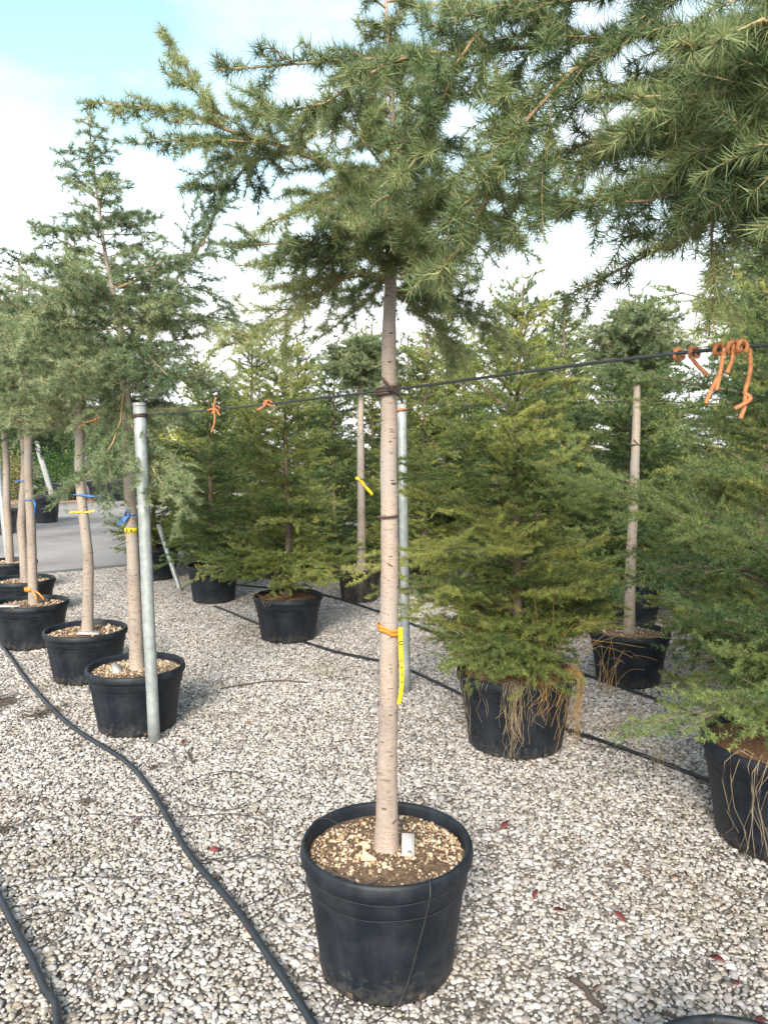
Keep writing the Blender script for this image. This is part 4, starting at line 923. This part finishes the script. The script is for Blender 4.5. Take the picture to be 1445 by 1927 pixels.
# ------------------------------------------------------------------ small things in and on the pots
def flat_label(loc, size, rot, m, label, cat='label', name='plant_label', ink=None):
    t = thing(name, loc, label, cat); t.rotation_euler = rot
    v, f = box_arr((0, 0, 0), size); fp = ob('plate', mesh_faces('plate', v, f, False), m, t)
    if ink:
        o = ob('lettering', text_mesh('lettering', ink, .009, .0004), M_INK, fp, (.003, -size[1] / 2 - .0006, -size[2] * .30)); o.rotation_euler = (math.pi / 2, 0, 0)
    return t
flat_label((.068, 2.078, .376), (.036, .002, .062), (-.75, .10, .10), M_WHITE, 'white plastic label lying at the foot of the centre trunk', ink='Ws')
flat_label((-1.40, 3.95, .328), (.045, .003, .08), (-1.2, .2, .5), M_WHITE, 'white label on the chips left of the pipe-side trunk')
flat_label((-1.86, 4.76, .318), (.13, .004, .03), (-1.1, .05, .15), M_WHITE, 'pale strip lying in front of the third trunk from left')
flat_label((-2.74, 5.55, .325), (.16, .004, .04), (-1.35, .0, .05), M_WHITE, 'white strip on the chips of the leftmost pot')
def chip(pts, loc, rz, label):
    v = np.array([(x, y, z) for z in (0, .008) for x, y in pts]); n = len(pts); me = bpy.data.meshes.new('wood_chip')
    me.from_pydata(v.tolist(), [], [list(range(n))[::-1], list(range(n, 2 * n))] + [[i, (i + 1) % n, n + (i + 1) % n, n + i] for i in range(n)])
    o = tag(ob('wood_chip', me, M_CHIP, None, loc), label, 'wood chip', 'wood chips in the foreground pot'); o.rotation_euler = (.25, .1, rz)
chip([(-.02, -.012), (.022, -.01), (.002, .006), (-.012, .024)], (-.045, 2.05, .354), .1, 'triangular pale wood chip in front of the centre trunk')
chip([(-.012, -.01), (.012, -.006), (.004, .016), (-.006, .018)], (-.052, 2.10, .356), .5, 'small pale wood chip touching the left of the centre trunk')
def stick(pts, r, label, m=M_STICK): line('stick', pts, r, m, label, 'stick', 'loose sticks', 16, 7)
stick([(-.155, 2.00, .356), (-.13, 1.97, .352), (-.10, 1.95, .355), (-.075, 1.935, .350)], .0042, 'grey curved stick at the left inside the foreground pot')
stick([(-.055, 1.925, .348), (-.03, 1.933, .353), (-.01, 1.945, .358)], .0036, 'short dark stick near the front inside the foreground pot')
stick([(.52, 2.02, .02), (.545, 1.98, .024), (.555, 1.94, .02), (.58, 1.91, .016)], .008, 'dark bent stick on the gravel right of the foreground pot')
stick([(.73, 1.90, .016), (.76, 1.87, .018), (.79, 1.85, .014)], .005, 'thin dark stick on the gravel at the bottom right')
stick([(-1.0, 4.6, .012), (-.7, 4.75, .014), (-.48, 4.72, .012)], .004, 'thin twig on the gravel left of the centre trunk')
stick([(-.95, 3.62, .012), (-.93, 3.56, .016), (-.90, 3.50, .012)], .006, 'small dark stick right of the thick pipe foot')
g5 = np.random.default_rng(5)
def debris(loc, label, n=22, s=.05):
    P = []
    for _ in range(n):
        a = g5.uniform(0, 6.28); b = g5.normal(0, s * .45, 2); l = g5.uniform(.3, 1) * s
        q = np.array([[b[0], b[1], .012], [b[0] + l * .5 * math.cos(a), b[1] + l * .5 * math.sin(a), .016 + g5.uniform(0, .014)], [b[0] + l * math.cos(a), b[1] + l * math.sin(a), .014]])
        P.append(smooth_path(q, K))
    P = np.array(P); v, f = tubes(P, np.full(P.shape[:2], .0022), 5)
    tag(ob('twig_debris', mesh_faces('twig_debris', v, f), M_STICK, None, (*loc, 0)), label, 'debris', 'twig debris')
debris((-1.47, 2.88), 'torn clump of dark twigs on the gravel at the left'); debris((-1.55, 2.62), 'dark scrap of debris near the left edge')
debris((-1.25, 3.10), 'little dark clump left of the long hose', 14, .035); debris((-1.06, 3.44), 'dark moss scrap beside the long hose', 16, .04)
debris((-2.25, 4.30), 'brown litter patch at the left edge beyond the hose', 60, .14)
debris((-1.9, 4.18), 'brown litter patch under the left row pots', 40, .1)

# fallen leaves
LEAF_V = np.array([(-.5, 0, 0), (-.22, .2, .08), (.12, .24, .10), (.5, 0, .02), (.12, -.22, .12), (-.22, -.19, .06), (0, 0, 0)])
LEAF_F = np.array([(0, 6, 1), (1, 6, 2), (2, 6, 3), (3, 6, 4), (4, 6, 5), (5, 6, 0)])
lm = {}
for m in (M_RED, M_BROWN):
    v = np.vstack([LEAF_V, LEAF_V - np.array([0, 0, .02])]); f = np.vstack([LEAF_F, (LEAF_F + 7)[:, ::-1]])
    rim_ = [0, 1, 2, 3, 4, 5]; e = []
    for i in range(6): a, b = rim_[i], rim_[(i + 1) % 6]; e += [(a, b, b + 7), (a, b + 7, a + 7)]
    me = mesh_faces('fallen_leaf', v, np.vstack([f, e]), False); me.materials.append(m); lm[m.name] = me
def leaf(x, y, s, m, label, rz):
    o = tag(ob('fallen_leaf', lm[m.name], None, None, (x, y, .022)), label, 'leaf', 'fallen leaves'); o.scale = (s, s, s); o.rotation_euler = (g5.normal(0, .3), g5.normal(0, .3), rz)
for x, y, s, m, lab_, rz in [
    (-.415, 2.245, .055, M_RED, 'dark red leaf touching the long hose left of the foreground pot', 1.9), (-.62, 2.70, .045, M_RED, 'small red leaf just left of the long hose bend', .4),
    (-.98, 2.92, .052, M_RED, 'salmon red leaf on the gravel left of the long hose', .2), (-.84, 2.93, .028, M_RED, 'tiny red scrap close left of the long hose', .9),
    (-.32, 2.60, .035, M_BROWN, 'brown leaf right of the long hose', .6), (-.38, 2.18, .03, M_BROWN, 'brown leaf scrap right of the hose at the bottom', 2.),
    (-1.20, 2.25, .048, M_RED, 'dark red leaf beside the corner hose', 1.), (-.59, 2.52, .05, M_BROWN, 'large brown leaf under the long hose', .1),
    (.47, 2.88, .058, M_RED, 'red leaf on open gravel behind the foreground pot', .8), (.56, 2.33, .058, M_RED, 'purple red leaf right of the foreground pot, left of three', .4),
    (.74, 2.30, .05, M_RED, 'purple red leaf right of the foreground pot, right of three', 2.4), (.50, 2.42, .045, M_RED, 'small purple leaf right of the foreground pot, topmost of three', 1.1),
    (1.0, 2.52, .04, M_BROWN, 'orange brown leaf near the right edge pot', .3), (.97, 2.0, .048, M_RED, 'small red leaf low at the right', 1.2), (.96, 2.10, .052, M_RED, 'upper red leaf low at the right', 2.2),
    (.97, 1.86, .05, M_RED, 'dark red leaf above the treeless pot rim', .5), (.58, 1.98, .04, M_BROWN, 'brown leaf beside the dark bent stick', 1.4),
    (-.72, 3.72, .05, M_RED, 'red leaf on the gravel right of the thick pipe', .3), (-1.0, 3.72, .05, M_RED, 'red leaf just right of the thick pipe foot', 1.7),
    (-.72, 3.98, .03, M_BROWN, 'small brown leaf far right of the thick pipe', .2), (-1.52, 3.68, .045, M_BROWN, 'brown leaf on the long hose left of the pipe', .6),
    (.15, 3.2, .04, M_BROWN, 'pale brown leaf between the centre trunk and the straw pot', .6)]:
    leaf(x, y, s, m, lab_, rz)

# dry straw hanging over pots and standing in the gravel
def straw(name, loc, m, label, fn, n, seed, r=.0011, parts=1):
    g = np.random.default_rng(seed); P = np.array([smooth_path(fn(g), K) for _ in range(n)])
    v, f = tubes(P, np.broadcast_to(np.linspace(r, r * .5, K)[None], P.shape[:2]), 4)
    return tag(ob(name, mesh_faces(name, v, f), m, None, loc), label, 'dry grass', 'dry grass')
def hang(R, H, a0, asd, drop, spread=.03):
    def f(g):
        a = g.normal(a0, asd); d = np.array([math.cos(a), math.sin(a), 0]); s = np.array([-d[1], d[0], 0]); l = drop * g.uniform(.35, 1.1)
        o = g.normal(0, spread); w = g.normal(0, .018, 4)
        return [d * (R - .10) + s * g.normal(0, .05) + UP * (H - .035), d * (R - .03) + UP * (H + g.uniform(.008, .03)), d * (R + .012 + g.uniform(0, .02)) + s * o * .4 + UP * (H - .02),
                d * (R + .008) + s * (o * .7 + w[0]) + UP * (H - .02 - l * .4), d * (R - .01 + g.uniform(0, .025)) + s * (o + w[1]) + UP * (H - .02 - l * .75), d * (R - .02 + g.uniform(0, .03)) + s * (o + w[2]) + UP * (H - .02 - l)]
    return f
straw('dry_grass', (.66, 3.77, 0), M_STRAW_P, 'clump of dry straw hanging down the front of the straw pot', hang(.296, .385, -1.76, .10, .33, .02), 46, 71)
straw('dry_grass', (.66, 3.77, 0), M_STRAW, 'few golden straws hanging right of the main clump on the straw pot', hang(.296, .385, -1.25, .12, .16, .06), 26, 72)
straw('dry_grass', (.66, 3.77, 0), M_STRAW_P, 'sparse single straws at the left front of the straw pot', hang(.296, .385, -2.35, .25, .30, .02), 8, 75)
straw('dry_grass', (.66, 3.77, 0), M_STRAW, 'golden straw tuft falling over the right side of the straw pot', hang(.305, .39, -.42, .26, .30, .11), 64, 73)
straw('dry_grass', (1.545, 2.82, 0), M_STRAW_P, 'pale dry roots hanging down the right edge pot', hang(.33, .395, -2.05, .34, .40, .03), 42, 74)
def upright(h, sp, lean):
    def f(g):
        b = g.normal(0, sp, 2); d = g.normal(0, lean, 2); hh = h * g.uniform(.4, 1.1)
        return [(b[0], b[1], .0), (b[0] + d[0] * .3, b[1] + d[1] * .3, hh * .45), (b[0] + d[0], b[1] + d[1], hh * .9), (b[0] + d[0] * 1.8, b[1] + d[1] * 1.8, hh * g.uniform(.75, 1.0))]
    return f
straw('dry_grass', (1.22, 3.83, .0), M_STRAW_P, 'thin dry grass standing in the gravel right of the straw pot', upright(.20, .07, .07), 34, 81)
straw('dry_grass', (1.30, 3.50, .0), M_STRAW_P, 'wispy dry grass tuft beside the hose near the right edge', upright(.14, .03, .05), 20, 82)
straw('dry_grass', (.44, 3.70, .33), M_STRAW, 'golden straws rising through the bushy cedar left side', upright(.30, .04, .07), 22, 83, .0016)
straw('dry_grass', (.80, 3.62, .33), M_STRAW, 'long straws arching through the bushy cedar right side', upright(.55, .08, .14), 26, 84, .0013)
straw('dry_grass', (1.38, 4.62, .0), M_STRAW, 'yellow grass blades beside the pot of the bare-stemmed tree', upright(.36, .03, .06), 16, 85, .0018)
straw('dry_grass', (-.85, 5.72, .30), M_LEAF_YELLOW if False else M_STRAW, 'small weeds on the soil of the bright bushy cedar', upright(.09, .05, .03), 24, 86)
# drip stake in the treeless pot
stick([(.64, 1.41, .28), (.642, 1.41, .34), (.643, 1.41, .385)], .0032, 'black drip stake in the treeless pot at the bottom right', M_TUBE)

# needle litter and fine crumbs strewn over the gravel
g6 = np.random.default_rng(66); nl = 9000
cl = np.stack([g6.uniform(-2.6, 2.6, 60), g6.uniform(1.7, 6.5, 60)], 1); ci = g6.integers(0, 60, nl)
lp = np.column_stack([cl[ci] + g6.normal(0, .16, (nl, 2)), g6.uniform(.004, .013, nl)])
ld = unit(np.column_stack([g6.normal(size=(nl, 2)), g6.normal(0, .18, nl)])) * g6.uniform(.008, .03, nl)[:, None]; ls = unit(np.cross(ld, UP)) * g6.uniform(.0008, .0022, nl)[:, None]
lit = ob('needle_litter', mesh_tris('needle_litter', np.stack([lp - ls, lp + ls, lp + ld], 1)), M_BROWN)
tag(lit, 'scattered brown needle litter lying on the gravel', 'litter', None, 'stuff')
